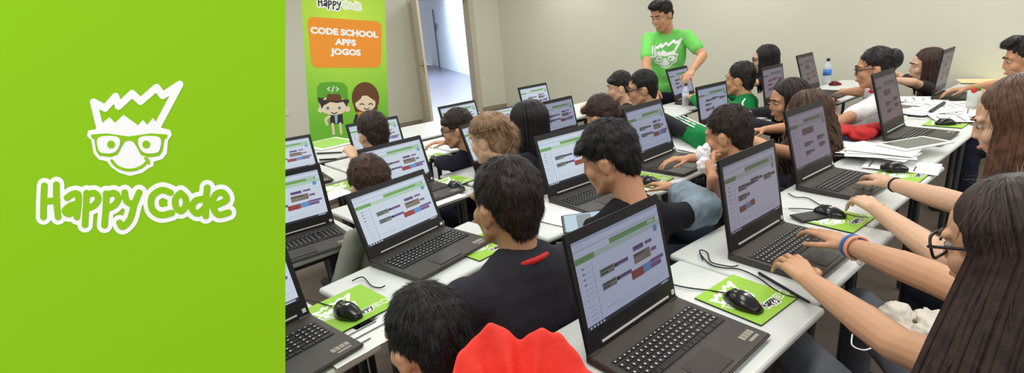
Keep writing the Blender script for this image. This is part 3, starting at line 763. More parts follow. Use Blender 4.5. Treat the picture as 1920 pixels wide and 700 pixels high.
# ------------------------------------------------------------------ papers and small things on the desks
def sheet(x, y, yaw, z, label, w=.21, d=.297, lines=0, m=None, grp=None, root_only=False):
    p = dp(x, y, z); bm = bmesh.new(); n = 6
    R = Matrix.Rotation(math.radians(yaw), 3, 'Z')
    for k in (0, 1):
        pass
    grid = [[bm.verts.new(R@Vector(((i/n-.5)*w, (j/n-.5)*d, .0012+.002*random.random()*(1 if i in (0, n) or j in (0, n) else .3)))) for j in range(n+1)] for i in range(n+1)]
    for i in range(n):
        for j in range(n): bm.faces.new((grid[i][j], grid[i+1][j], grid[i+1][j+1], grid[i][j+1]))
    ex = bmesh.ops.extrude_face_region(bm, geom=bm.faces[:])
    for v in ex['geom']:
        if isinstance(v, bmesh.types.BMVert): v.co.z -= .0008
    bmesh.ops.recalc_face_normals(bm, faces=bm.faces[:])
    for i in range(lines):
        y0 = d*.4-i*d*.8/max(lines, 1)
        wl = w*random.uniform(.3, .75)
        quad(bm, [R@Vector((-w*.4, y0, .0045)), R@Vector((-w*.4+wl, y0, .0045)), R@Vector((-w*.4+wl, y0+.005, .0045)), R@Vector((-w*.4, y0+.005, .0045))], 1)
    o = obj('paper_sheet', bm, [m or M_paper, mat('ink', (70, 70, 76), .7)]); o.location = (p.x, p.y, DZ+z)
    return tag(o, label, 'paper', grp)
for i in range(14):
    sheet(1612+i*3.4+random.uniform(-5, 5), 282+random.uniform(-4, 6), random.uniform(-30, 25), .002+i*.0035, 'loose white sheet in the fanned paper pile behind the typing hands', grp='fanned white sheets')
sheet(1690, 312, 8, .004, 'white sheet under the mouse at the front of the paper pile', lines=4)
def tablet(x, y, yaw, label, w, d, z=.0, win=(96, 104, 98), rg=.15):
    p = dp(x, y); root = empty('tablet', (p.x, p.y, DZ+z), math.radians(yaw)); tag(root, label, 'tablet')
    bm = bmesh.new(); box(bm, (-w/2, -d/2, 0), (w/2, d/2, .009)); obj('body', bm, mat('tablet_white', (236, 236, 232), .3), root, bevel=.004)
    bm = bmesh.new(); quad(bm, [(-w*.4, -d*.42, .0094), (w*.4, -d*.42, .0094), (w*.4, d*.42, .0094), (-w*.4, d*.42, .0094)]); obj('display', bm, mat('tablet_glass_%d' % win[0], win, rg), root)
tablet(1712, 288, 66, 'white tablet with grey display lying on the paper pile', .17, .33, .05)
tablet(617, 270, 8, 'white framed green board lying on the desk below the banner', .34, .4, .0, (150, 200, 90), .7)
for i, (x, y, a) in enumerate(((1722, 186, 20), (1752, 196, -15), (1785, 208, 10), (1800, 196, 40), (1735, 208, 60), (1812, 222, 25))):
    sheet(x, y, a, .002+.002*i, ['printed sheet beside the elbow of the long-haired girl in profile', 'printed sheet with black bars beyond the unused laptop', 'printed sheet behind the mouse of the unused laptop', 'printed sheet under the small cup', 'printed sheet left of the pen beyond the unused laptop', 'white sheet left of the brown-haired girl\'s nose'][i], .26, .36, lines=5)
bm = bmesh.new(); capsule(bm, dp(1704, 217, .02), dp(1735, 219, .02), .008, .006, 8); tag(obj('pen', bm, M_cable, smooth=True), 'black pen lying beyond the unused laptop', 'pen')
bm = bmesh.new(); capsule(bm, dp(1745, 209, .02), dp(1770, 193, .02), .012, .012, 8); tag(obj('marker', bm, mat('marker_dark', (52, 54, 52), .5), smooth=True), 'dark marker on the printed sheets by the cup', 'pen')
sheet(1812, 140, 30, .003, 'white sheet on the desk behind the edge-on laptop', .4, .5); sheet(1850, 152, 20, .006, 'yellowish sheet by the end wall', .3, .4, m=mat('paper_yellow', (232, 216, 160), .8))
def lathe(bm, prof, n=20, mi=0, c=(0, 0, 0)):
    c = Vector(c); ring_loft(bm, [[c+Vector((r*math.cos(2*math.pi*i/n), r*math.sin(2*math.pi*i/n), z)) for i in range(n)] for r, z in prof], mi=mi)
def bottle(p, label, s=1.0, band=(60, 120, 200)):
    root = empty('water_bottle', (p.x, p.y, DZ)); root.scale = (s, s, s); tag(root, label, 'bottle', 'plastic water bottles')
    bm = bmesh.new(); lathe(bm, [(.03, .0), (.033, .006), (.033, .05), (.031, .06), (.033, .07), (.033, .14), (.03, .155), (.018, .178), (.012, .19), (.012, .2)])
    bmesh.ops.recalc_face_normals(bm, faces=bm.faces[:]); obj('bottle_body', bm, mat('clear_plastic', (214, 226, 236), .12, alpha=.55, spec=.8), root, True)
    bm = bmesh.new(); lathe(bm, [(.0338, .075), (.0338, .125)]); bmesh.ops.recalc_face_normals(bm, faces=bm.faces[:]); obj('paper_band', bm, mat('band_%d_%d_%d' % band, band, .5), root, True)
    bm = bmesh.new(); lathe(bm, [(.0145, .198), (.0145, .218), (.012, .221)]); obj('cap', bm, mat('cap_dark', (44, 50, 60), .4), root, True)
bottle(dp(1285, 198), 'clear water bottle behind the laptop in front of the standing man', .9, (190, 200, 215))
bottle(dp(1549, 157), 'clear water bottle with blue band beside the white-shirt girl\'s laptop', 1.15)
p = dp(1822, 205); root = empty('small_cup', (p.x, p.y, DZ)); tag(root, 'small clear cup with red and green rim by the edge-on laptop', 'cup')
bm = bmesh.new(); lathe(bm, [(.035, 0), (.042, .13)]); obj('cup_body', bm, mat('cup_clear', (225, 232, 226), .2, alpha=.6), root, True)
bm = bmesh.new(); ellipsoid(bm, (.012, 0, .14), (.03, .03, .02)); obj('green_lid', bm, mat('lid_green', (70, 150, 50), .5), root, True)
bm = bmesh.new(); ellipsoid(bm, (-.025, 0, .135), (.022, .02, .025)); obj('red_lid', bm, mat('lid_red', (190, 50, 40), .5), root, True)
# sheets on the second and third rows
sheet(1050, 400, 10, .002, 'white sheet left of the phone in the boy\'s hand', .24, .22)
sheet(1300, 268, 30, .003, 'white sheet beside the striped green sleeve', .3, .36); sheet(1318, 280, -10, .006, 'crumpled white sheet below the striped green sleeve', .2, .25)
for i in range(5): sheet(1402+i*5, 219+i, 15*i, .003+.006*i, 'white sheet in the pile before the green track jacket', .34, .42, grp='white sheets before the green jacket')
sheet(610, 365, 12, .002, 'white sheet on the desk at far left', .2, .25); sheet(690, 634, 8, .002, 'sheet with red scribbles by the lower left mouse pad', .25, .12, lines=3)
sheet(822, 372, 6, .002, 'white sheet left of the ginger-haired girl\'s mouse', .2, .2); sheet(1010, 388, 4, .001, 'white sheet below the half covered laptop', .2, .16)
for x0, x1, y in ((595, 640, 288), (600, 630, 300)):
    bm = bmesh.new(); capsule(bm, dp(x0, y, .008), dp(x1, y-2, .008), .007, .006, 8); tag(obj('pen', bm, M_cable, smooth=True), 'dark pen on the desk below the banner, %s of two' % ('upper' if y == 288 else 'lower'), 'pen')
# red cloth on the desk front
bm = bmesh.new(); c = dp(1612, 247, .02)
for k in range(8): ellipsoid(bm, c+Vector((random.uniform(-.16, .16), random.uniform(-.07, .07), random.uniform(-.01, .03))), (.08, .06, .03))
o = blob('red_cloth', bm, mat('cloth_red', (190, 40, 40), .8, bump=.2, bscale=30), .008, 3, disp=(.02, .05)); tag(o, 'bunched red cloth between the paper pile and the white-shirt girl', 'cloth')

# ------------------------------------------------------------------ people
SKIN = {'fair': (214, 173, 142), 'tan': (198, 146, 112), 'warm': (196, 150, 116)}
def skin(k): return mat('skin_'+k, SKIN[k], .55, var=.05, vscale=14, spec=.35)
def hairmat(rgb, key=None):
    return mat('hair_%d_%d_%d' % rgb, rgb, .48, var=.45, vscale=45, spec=.35)
def yawdirs(a):
    a = math.radians(a); return Vector((-math.sin(a), math.cos(a), 0)), Vector((math.cos(a), math.sin(a), 0))
UZ = Vector((0, 0, 1))
def hand_geo(bm, wr, fwd, up, right, s=1.0, curl=(15, 42, 62), spread=1.0, tcl=0.0):
    fwd = fwd.normalized(); lat = fwd.cross(up).normalized(); up = lat.cross(fwd).normalized()
    T = -lat if right else lat
    def P(t, y, z): return wr + (T*t + fwd*y + up*z)*s
    kn = [(.028, .086, .004), (.009, .092, .006), (-.010, .086, .005), (-.027, .074, .001)]
    ln = [(.044, .027, .021), (.049, .030, .022), (.045, .028, .021), (.035, .021, .019)]
    rd = [.0088, .009, .0086, .0076]
    for i, (t, y, z) in enumerate(kn):
        capsule(bm, P(t*.45, .004, 0), P(t, y, z), .016*s, .0112*s, 10)
        p = P(t, y, z); ang = 0
        for k in range(3):
            ang += math.radians((curl[k]-(0 if k == 0 else curl[k-1])) + (i-1)*3)
            d = (fwd*math.cos(ang) - up*math.sin(ang) + T*(t*2.4*spread)).normalized()
            q = p + d*ln[i][k]*s
            capsule(bm, p, q, rd[i]*s*(1-.10*k), rd[i]*s*(.92-.10*k), 10); p = q
    capsule(bm, P(.008, .012, -.004), P(.03, .03, -.006), .017*s, .013*s, 10)
    p = P(.03, .03, -.006)
    for d, l, r in (((.62, .72, -.18-tcl), .036, .0108), ((.25, .92, -.25-tcl), .030, .0098), ((.1, .95, -.35-tcl), .022, .0085)):
        q = p + (T*d[0]+fwd*d[1]+up*d[2]).normalized()*l*s; capsule(bm, p, q, r*s, r*s*.92, 10); p = q
def ik(S, W, a, b, pole):
    d = W-S; L = d.length
    if L > (a+b)*.985: k = L/((a+b)*.985); a *= k; b *= k
    c = (a*a+L*L-b*b)/(2*L); h = math.sqrt(max(a*a-c*c, 0)); u = d/L
    n = (pole-u*pole.dot(u)).normalized(); return S+u*c+n*h
def head_geo(bm, H, hs):
    def E(c, r): ellipsoid(bm, H@Vector([q*hs for q in c]), [q*hs for q in r], H.to_3x3(), 20, 14)
    def Cp(a, b, r0, r1): capsule(bm, H@Vector([q*hs for q in a]), H@Vector([q*hs for q in b]), r0*hs, r1*hs, 10)
    E((0, -.014, .026), (.073, .092, .092)); E((0, .020, -.036), (.056, .066, .076)); E((0, .048, -.088), (.026, .026, .022))
    for s in (-1, 1):
        E((s*.036, .050, -.024), (.024, .024, .026)); Cp((s*.056, -.002, -.05), (s*.022, .056, -.092), .018, .015)
        E((s*.075, -.012, -.008), (.010, .019, .030)); E((s*.078, -.018, .006), (.010, .014, .014))
        Cp((s*.014, .0735, .030), (s*.046, .063, .030), .009, .009)
    Cp((0, .077, .022), (0, .090, -.016), .0075, .0095); E((0, .087, -.020), (.0135, .011, .009))
    E((0, .076, -.052), (.024, .012, .013)); Cp((0, -.03, -.04), (0, -.035, -.11), .052, .050)
def face_parts(root, H, hs, smile, loc, browrgb):
    for s in (-1, 1):
        bm = bmesh.new()
        ellipsoid(bm, H@Vector((s*.031*hs, .0665*hs, .010*hs)), (.0118*hs, .0095*hs, .0062*hs), H.to_3x3(), 12, 8, 0)
        ellipsoid(bm, H@Vector((s*.031*hs, .0745*hs, .009*hs)), (.0052*hs, .0034*hs, .0054*hs), H.to_3x3(), 10, 6, 1)
        sh(obj('eye', bm, [mat('eye_white', (196, 190, 184), .3), mat('iris_dark', (40, 28, 22), .25)], root, True), loc)
        bm = bmesh.new(); capsule(bm, H@Vector((s*.014*hs, .0855*hs, .033*hs)), H@Vector((s*.046*hs, .0735*hs, .034*hs)), .0042*hs, .003*hs, 8)
        sh(obj('eyebrow', bm, mat('brow_%d_%d_%d' % browrgb, browrgb, .7), root, True), loc)
    bm = bmesh.new(); w = .026 if smile else .021
    for k in range(6):
        a, b = -1+k/3, -1+(k+1)/3
        za, zb = (-.055+.009*a*a*(1 if smile else .15)), (-.055+.009*b*b*(1 if smile else .15))
        capsule(bm, H@Vector((a*w*hs, (.0885-.012*a*a)*hs, za*hs)), H@Vector((b*w*hs, (.0885-.012*b*b)*hs, zb*hs)), (.0062-.003*abs(a))*hs, (.0062-.003*abs(b))*hs, 8)
    sh(obj('lips', bm, mat('lips', (178, 108, 98), .5), root, True), loc)
    if smile:
        bm = bmesh.new(); ellipsoid(bm, H@Vector((0, .0895*hs, -.0535*hs)), (.016*hs, .004*hs, .0036*hs), H.to_3x3(), 12, 6); sh(obj('teeth', bm, M_white, root, True), loc)
def sh(o, loc):
    o.data.transform(Matrix.Translation(-loc)); return o
def add_strands(bm, n, length, width, H, hs, crown=(0, -.035, .125), lift=.25, rnd=.35, curl=0.0, zmin=-9, down=.25, seed=1):
    rg = random.Random(seed); faces = bm.faces[:]
    ar = np.array([f.calc_area() for f in faces]); cs = np.cumsum(ar/ar.sum())
    Cw = H@Vector([q*hs for q in crown])
    for _ in range(n):
        f = faces[min(int(np.searchsorted(cs, rg.random())), len(faces)-1)]
        p = f.calc_center_median()+f.normal*.001; nn = f.normal
        d = p-Cw; d = d-nn*d.dot(nn)
        if d.length < .003*hs: continue
        if d.length < .004: d = Vector((rg.uniform(-1, 1), rg.uniform(-1, 1), 0))
        d = d.normalized() - UZ*down; d = (d-nn*d.dot(nn)).normalized()
        d = (d+Vector((rg.uniform(-1, 1), rg.uniform(-1, 1), rg.uniform(-1, 1)))*rnd).normalized()
        side = d.cross(nn)
        if side.length < 1e-3: continue
        side.normalize(); L = length*rg.uniform(.6, 1.25); q = p; prev = None; w0 = width*rg.uniform(.7, 1.3)
        for k in range(4):
            w = w0*(1-k/3.6)
            a, b = bm.verts.new(q-side*w), bm.verts.new(q+side*w)
            if prev: bm.faces.new((prev[0], prev[1], b, a))
            prev = (a, b)
            dd = (d+nn*(lift*(1-k*.55))+side*rg.uniform(-1, 1)*curl).normalized(); q = q+dd*(L/3)
def short_hair(root, H, hs, rgb, loc, style='short', n=3000, seed=1, vox=.006):
    bm = bmesh.new()
    def E(c, r): ellipsoid(bm, H@Vector([q*hs for q in c]), [q*hs for q in r], H.to_3x3(), 20, 12)
    E((0, -.026, .046), (.080, .094, .088)); E((0, -.058, .006), (.068, .056, .070)); E((0, -.066, -.035), (.050, .036, .045))
    if style == 'thick': E((0, -.022, .052), (.081, .095, .088)); E((0, -.055, .016), (.073, .062, .07))
    if style in ('fringe', 'thick'):
        for x in (-.045, -.015, .015, .045): E((x, .058, .082-abs(x)*.3), (.026, .024, .020))
    if style == 'quiff': E((0, .055, .105), (.052, .04, .03)); E((.0, .03, .115), (.05, .05, .028))
    o = blob('hair', bm, hairmat(rgb), vox*hs, 3)
    b2 = bmesh.new(); b2.from_mesh(o.data)
    for v in b2.verts:
        p = v.co; v.co = p+v.normal*(.004*hs*noise.noise(p*38)+.003*noise.noise(p*90))
    b2.normal_update(); add_strands(b2, int(n*1.5), .019*hs, .0008*hs, H, hs, seed=seed, lift=.05, rnd=.14, down=.4)
    b2.to_mesh(o.data); b2.free(); o.parent = root; return sh(o, loc)
def long_hair(root, H, hs, rgb, loc, L=.35, n=190, wav=0, window=58, seed=3, spread=.10, tail=None, r=.0095, back=0.0, part=0.0, strands=1600, fallx=0.0, sy=1.0, name='hair'):
    rg = random.Random(seed); bm = bmesh.new(); R = H.to_3x3(); dn = (R.inverted()@Vector((0, 0, -1)))
    cap = bmesh.new()
    for c, rr in (((0, -.026, .044), (.080, .094, .088)), ((0, -.056, .0), (.070, .058, .082))):
        ellipsoid(cap, H@Vector([q*hs for q in c]), [q*hs for q in rr], R, 20, 12)
    o = blob(name, cap, hairmat(rgb), .007*hs, 3)
    bm.from_mesh(o.data)
    for i in range(n):
        ph = math.radians(window+(360-2*window)*(i+rg.random())/n); jit = rg.uniform(0, .012)
        c = Vector((0, -.020, .030)); rx, ry, rz = .082+jit, .098+jit, .096+jit*.6
        pts = []; th0 = 6 if abs(math.sin(ph)) > .2 else 14
        px = part
        for k in range(8):
            th = math.radians(th0+(104-th0)*k/7)
            p = c+Vector((rx*math.sin(th)*math.sin(ph)+px*(1-k/7), ry*math.sin(th)*math.cos(ph), rz*math.cos(th)))
            if k < 2: p = c+(p-c)*(.90 if k == 0 else .96)
            pts.append(H@(p*hs))
        out = (R@Vector((math.sin(ph), math.cos(ph)*sy, 0))); out.z = 0
        q = pts[-1]; LL = L*rg.uniform(.78, 1.08); m = 9 if wav else 6; a0 = rg.uniform(0, 6.28)
        if tail is not None:
            tp = H@(Vector(tail)*hs)
            pts = pts[:6]; pts.append(pts[-1].lerp(tp, .55)+out*.012); pts.append(tp+Vector((rg.uniform(-1, 1), rg.uniform(-1, 1), rg.uniform(-1, 1)))*.012)
            q = pts[-1]; bd = (R@Vector((0, -1, 0)))
            for k in range(1, m+1):
                t = k/m; pts.append(q-UZ*(LL*(t-.12*math.sin(math.pi*t)))+bd*(.05*math.sin(math.pi*min(t*1.3, 1)))+Vector((rg.uniform(-1, 1), rg.uniform(-1, 1), 0))*.028*t)
        else:
            for k in range(1, m+1):
                t = k/m; s_ = out*(spread*LL*t*(1-.35*t)) + (R@Vector((fallx, -back, 0)))*LL*t
                wv = Vector((math.cos(a0+t*9), math.sin(a0+t*9), 0))*wav*(.4+t)
                pts.append(q-UZ*(LL*t)+s_+wv)
        N = len(pts)
        tube(bm, pts, r*hs*rg.uniform(.6, 1.15), 6, taper=[.55+.45*min(1, j/4) if j < N*.7 else max(.12, 1.0-(j-N*.7)/(N*.3)*.85) for j in range(N)])
    bmesh.ops.recalc_face_normals(bm, faces=bm.faces[:])
    bm.normal_update(); add_strands(bm, strands, .05*hs, .0009*hs, H, hs, down=.9, lift=.08, rnd=.12+wav*8, curl=.3 if wav else 0, seed=seed)
    bm.to_mesh(o.data); bm.free(); o.parent = root
    for p in o.data.polygons: p.use_smooth = True
    return sh(o, loc)
def glasses(root, H, hs, loc, rgb=(24, 24, 28), big=1.0):
    bm = bmesh.new()
    for s in (-1, 1):
        c = Vector((s*.033, .092, .008)); n = 16; P = []
        for k in range(n+1):
            a = 2*math.pi*k/n; e = .6
            x = math.copysign(abs(math.cos(a))**e, math.cos(a))*.0255*big; z = math.copysign(abs(math.sin(a))**e, math.sin(a))*.019*big
            P.append(H@((c+Vector((x, -.22*abs(x+s*.008), z)))*hs))
        tube(bm, P, .0024*hs*big, 6)
        tube(bm, [H@(Vector(p)*hs) for p in ((s*.058*big, .084, .014), (s*.076, .055, .014), (s*.080, -.005, .012), (s*.078, -.02, .0))], .0026*hs*big, 6)
    tube(bm, [H@(Vector(p)*hs) for p in ((-.010, .094, .012), (0, .098, .014), (.010, .094, .012))], .0022*hs, 6)
    sh(obj('glasses', bm, mat('spectacle_frame', rgb, .3), root, True), loc)

def gap(x, y, half=.12):
    lo, hi = -9.0, 9.0
    for x0, x1, y0, y1, a, *_ in DESKS:
        if x0-.1 < x < x1+.1:
            if (y0+y1)/2 < y: lo = max(lo, y1+.02)
            else: hi = min(hi, y0-.02)
    if hi-lo < 2*half: return (lo+hi)/2
    return min(max(y, lo+half), hi-half)
DESK_LEGS = []
for _x0, _x1, _y0, _y1, _a, *_r in DESKS:
    for _sx in (-1, 1):
        for _sy in (-1, 1):
            _v = Matrix.Rotation(math.radians(_a), 2) @ Vector((_sx*((_x1-_x0)/2-leg_inset(_x0)), _sy*((_y1-_y0)/2-.07)))
            DESK_LEGS.append(Vector(((_x0+_x1)/2+_v.x, (_y0+_y1)/2+_v.y)))
def knee_place(hip, f, r, s, bs):
    def clear(k):
        a, b = Vector((hip.x, hip.y)), Vector((k.x, k.y)); d = b-a; t_ = Vector((f.x, f.y))
        m = 9
        for q in DESK_LEGS:
            t = max(0, min(1, (q-a).dot(d)/d.dot(d))); m = min(m, (q-a-d*t).length)
            e = t_*.14; t = max(0, min(1, (q-b).dot(e)/e.dot(e))); m = min(m, (q-b-e*t).length)
        return m
    best = None
    for off in (.04, 0, .09, -.03, .14, -.06, .19, .24):
        for L in (.40, .34, .28, .22):
            k = hip+f*(L*bs)+r*(s*off); c = clear(k)
            if c > .105: return k
            if best is None or c > best[0]: best = (c, k)
    return best[1]
def person(label, head, hyaw, pitch=0, roll=0, hs=1.0, bs=.92, byaw=None, lean=.10, sk='fair', shirt=(60, 60, 64), sleeve='short', hands=None,
           hair=None, face=False, smile=False, specs=None, stand=False, voxel=.0065, trousers=(44, 50, 64), legs=True, brow=(50, 36, 28), collar=None, pelvis=None, shirt_mat=None, sitz=None, knees=None, shoulder_drop=.02, am=1.0, thigh=1.0):
    byaw = hyaw if byaw is None else byaw
    f, r = yawdirs(byaw)
    R = Matrix.Rotation(math.radians(hyaw), 3, 'Z') @ Matrix.Rotation(-math.radians(pitch), 3, 'X') @ Matrix.Rotation(math.radians(roll), 3, 'Y')
    H = Matrix.Translation(head) @ R.to_4x4()
    loc = Vector((head.x, head.y, 0))
    nb = H@Vector((0, -.036*hs, -.125*hs)); T = nb - UZ*.045*bs - f*.012
    if stand: Pv = T - f*.02 - UZ*(.50*bs)
    else: Pv = Vector((T.x, T.y, 0)) - f*lean + UZ*(sitz or max(.40, min(.52, T.z-.42)))
    if pelvis is not None: Pv = Vector(pelvis)
    if not stand: Pv.y = gap(Pv.x, Pv.y)
    S = {s: T + r*(s*.160*bs) - UZ*shoulder_drop for s in (-1, 1)}
    B3 = Matrix((r, f, UZ)).transposed()
    ax = (T-Pv).normalized(); tilt = UZ.rotation_difference(ax).to_matrix() @ B3
    body = bmesh.new(); top = bmesh.new(); pants = bmesh.new()
    head_geo(body, H, hs)
    capsule(body, H@Vector((0, -.030*hs, -.06*hs)), T, .050*hs, .055*hs, 14)
    def torso(bm, k):
        ellipsoid(bm, T.lerp(Pv, .34), (.155*bs+k, .098*bs+k, .20*bs+k), tilt, 20, 12)
        ellipsoid(bm, T.lerp(Pv, .68), (.140*bs+k, .100*bs+k, .18*bs+k), tilt, 20, 12)
        for s in (-1, 1):
            capsule(bm, T.lerp(S[s], .1)-UZ*.035*bs, S[s]-UZ*.01, .060*bs+k, .050*bs+k, 12)
            capsule(bm, nb-UZ*.03*bs, S[s].lerp(T, .15)+UZ*.002, .040*bs+k*.7, .040*bs+k*.7, 12)
    torso(body, -.012); torso(top, .006)
    ellipsoid(top, Pv+UZ*.05, (.158*bs, .125*bs, .10*bs), B3)
    hands = hands or {}
    for s, key in ((-1, 'L'), (1, 'R')):
        h = hands.get(key, {})
        W = h.get('w') or (T + f*.34*bs + r*(s*.14*bs)); 
        if h.get('lap'): W = Pv + f*.20*bs + r*(s*.07*bs) + UZ*.12
        elif 'w' not in h: W = Vector((W.x, W.y, max(.83, T.z-.16) if not stand else T.z-.45))
        Eb = h.get('e') or ik(S[s], W, .265*bs, .245*bs, Vector((0, 0, -.55))+r*(s*.8)-f*.15)
        if 'e' not in h and not h.get('lap') and not stand: Eb.z = max(Eb.z, .82)
        capsule(body, S[s], Eb, .042*bs*am, .037*bs*am, 14); capsule(body, Eb, Eb.lerp(W, .35), .038*bs*am, .038*bs*am, 14); capsule(body, Eb.lerp(W, .3), W, .038*bs*am, .0245*bs*am, 14)
        fd = h.get('f') or ((W-Eb) if not h.get('lap') else f-UZ*.2-r*s*.3); ud = h.get('u') or UZ
        hand_geo(body, W+fd.normalized()*.006, Vector(fd), Vector(ud), s == 1, bs*h.get('s', .98), h.get('curl', (18, 45, 66)), h.get('spread', 1.0), h.get('tcl', 0))
        if sleeve == 'long':
            capsule(top, S[s], Eb, .056*bs, .050*bs, 14); capsule(top, Eb, Eb.lerp(W, .9), .050*bs, .036*bs, 14)
        elif sleeve == 'short':
            capsule(top, S[s], S[s].lerp(Eb, .62), .058*bs, .056*bs, 14)
        elif sleeve == 'cap': capsule(top, S[s], S[s].lerp(Eb, .16), .060*bs*am**.5, .056*bs*am**.5, 14)
        else: capsule(top, S[s], S[s].lerp(Eb, .15), .05*bs, .045*bs, 14)
    KN = {}
    if legs:
        for s in (-1, 1):
            hip = Pv + r*(s*.085*bs)
            if stand:
                kn = hip-UZ*(.42*bs)+f*.01; ft = Vector((kn.x, kn.y, .08))
            else:
                kn = knees[s] if knees and s in knees else knee_place(hip, f, r, s, bs)+UZ*.02; KN[s] = kn; ft = Vector((kn.x, kn.y, .09))-f*.02
            capsule(pants, hip, kn, .088*bs*thigh, .066*bs*thigh, 14); capsule(pants, kn, ft, .062*bs, .045*bs, 14)
            capsule(body, hip, kn, .06*bs, .05*bs, 10); capsule(body, kn, ft, .045*bs, .035*bs, 10)
        ellipsoid(pants, Pv-UZ*.01, (.165*bs, .125*bs, .11*bs), B3)
    P = blob('person', body, skin(sk), voxel, 3); sh(P, loc); P.location = loc
    tag(P, label, 'person')
    s_ = blob('shirt', top, shirt_mat or mat('shirt_%d_%d_%d' % shirt, shirt, .85, bump=.12, bscale=22, spec=.2), max(.008, voxel), 5, disp=(.012, .09)); s_.parent = P
    tree_src = s_.data.copy(); sh(s_, loc)
    if legs:
        t_ = blob('trousers', pants, mat('trousers_%d_%d_%d' % trousers, trousers, .85, var=.22, vscale=9, bump=.15, bscale=30, spec=.2), .011, 4, disp=(.012, .08)); t_.parent = P; sh(t_, loc)
        for s in (-1, 1):
            hip = Pv + r*(s*.085*bs)
            if stand: k = hip-UZ*(.42*bs)+f*.01
            else:
                k = KN[s]
            bm = bmesh.new(); c = Vector((k.x, k.y, 0))+f*.04
            capsule(bm, c-f*.09+UZ*.04, c+f*.11+UZ*.035, .04*bs, .034*bs, 12); 
            for v in bm.verts: v.co.z = max(v.co.z, .0)
            so = obj('shoe', bm, mat('shoe_dark', (50, 48, 50), .6), P, True); sh(so, loc)
    if collar:
        bm = bmesh.new(); n = 20
        tube(bm, [nb-UZ*.007*bs+(r*(.068*bs*math.cos(2*math.pi*i/n))+f*(.066*bs*math.sin(2*math.pi*i/n)))+UZ*(.012*bs*-math.sin(2*math.pi*i/n)) for i in range(n+1)], .0075*bs, 8)
        sh(obj('collar', bm, mat('collar_%d_%d_%d' % collar, collar, .7), P, True), loc)
    if hair:
        kind, rgb = hair[0], hair[1]; kw = dict(hair[2]) if len(hair) > 2 else {}
        if kind == 'long': long_hair(P, H, hs, rgb, loc, **kw)
        else: short_hair(P, H, hs, rgb, loc, kind, **kw)
    if face: face_parts(P, H, hs, smile, loc, brow)
    if specs: glasses(P, H, hs, loc, big=specs)
    return dict(root=P, H=H, T=T, S=S, f=f, r=r, loc=loc, nb=nb, shirt=tree_src, Pv=Pv)
def hd(px, py, z): return onz(px, py, z)
DN = Vector((0, 0, -1))

# --- nearest row
eL, eR = onz(1684, 648, .83), onz(1752, 522, .90)
wL, wR = onz(1518, 527, .835), onz(1597, 462, .835)
g2 = person('girl in black glasses with very long dark hair typing, lower right', hd(1884, 462, 1.09), -14, 18, 0, 1.0, .80, byaw=-30, lean=.10, sk='warm', shirt=(206, 200, 188), sleeve='cap',
  hands={'L': dict(w=wL, e=eL, f=onz(1442, 452, .835)-wL, curl=(8, 34, 50), s=1.32, spread=1.3), 'R': dict(w=wR, e=eR, f=onz(1515, 425, .835)-wR, curl=(8, 34, 60), spread=1.3, s=1.25)},
  hair=('long', (50, 36, 31), dict(L=.85, n=420, window=73, sy=.35, fallx=-.06, spread=.46, r=.0074, strands=5000, seed=5, back=.0)), face=True, specs=1.22, voxel=.0034, trousers=(96, 99, 106), sitz=.50, shoulder_drop=.05, am=1.3, thigh=1.2,
  knees={-1: onz(1486, 652, .585), 1: Vector((1.74, .47, .575))})
# bracelets on the right wrist
def bracelet(p, ax, r, t, rgb, label, n=24):
    bm = bmesh.new(); x, y, _ = frame_from(ax)
    tube(bm, [p+x*(r*math.cos(2*math.pi*i/n))+y*(r*math.sin(2*math.pi*i/n)) for i in range(n+1)], t, 8)
    return tag(obj('bracelet', bm, mat('bracelet_%d_%d_%d' % rgb, rgb, .45), smooth=True), label, 'bracelet')
ax = (wR-eR).normalized()
bracelet(wR-ax*.004, ax, .0325, .0055, (48, 108, 176), 'blue woven bracelet on the right wrist of the girl in glasses')
bracelet(wR-ax*.022, ax, .034, .0034, (216, 146, 112), 'thin orange bracelet behind the blue one, nearer the hand')
bracelet(wR-ax*.031, ax, .0345, .0034, (226, 160, 130), 'thin peach bracelet farthest up the right forearm')
bm = bmesh.new(); ellipsoid(bm, wR-ax*.026+Vector((-.014, -.016, -.034)), (.009, .009, .011)); ellipsoid(bm, wR-ax*.008+Vector((-.02, -.006, -.03)), (.006, .006, .006))
tag(obj('bracelet_charm', bm, M_white, smooth=True), 'white round charm hanging from the orange bracelets', 'charm')
# white frilled bag and earphone cord in her lap
bm = bmesh.new(); c = onz(1725, 618, .60)
for k in range(16): ellipsoid(bm, c+Vector((random.uniform(-.06, .08), random.uniform(-.07, .06), random.uniform(-.03, .03))), (.05, .045, .03))
o = blob('white_cloth', bm, mat('cloth_white', (226, 218, 204), .85, bump=.3, bscale=40), .006, 2, disp=(.03, .025)); tag(o, 'crumpled white cloth in the lap of the girl in glasses', 'cloth')
cable([onz(1642, 592, .62), onz(1660, 588, .63), onz(1680, 598, .63), onz(1700, 612, .62)], 'white earphone cord above the crumpled white cloth', .0022, M_white)
cable([onz(1598, 628, .60), onz(1598, 648, .6), onz(1620, 657, .6), onz(1640, 650, .6)], 'white earphone cord loop below the forearm of the girl in glasses', .0022, M_white)

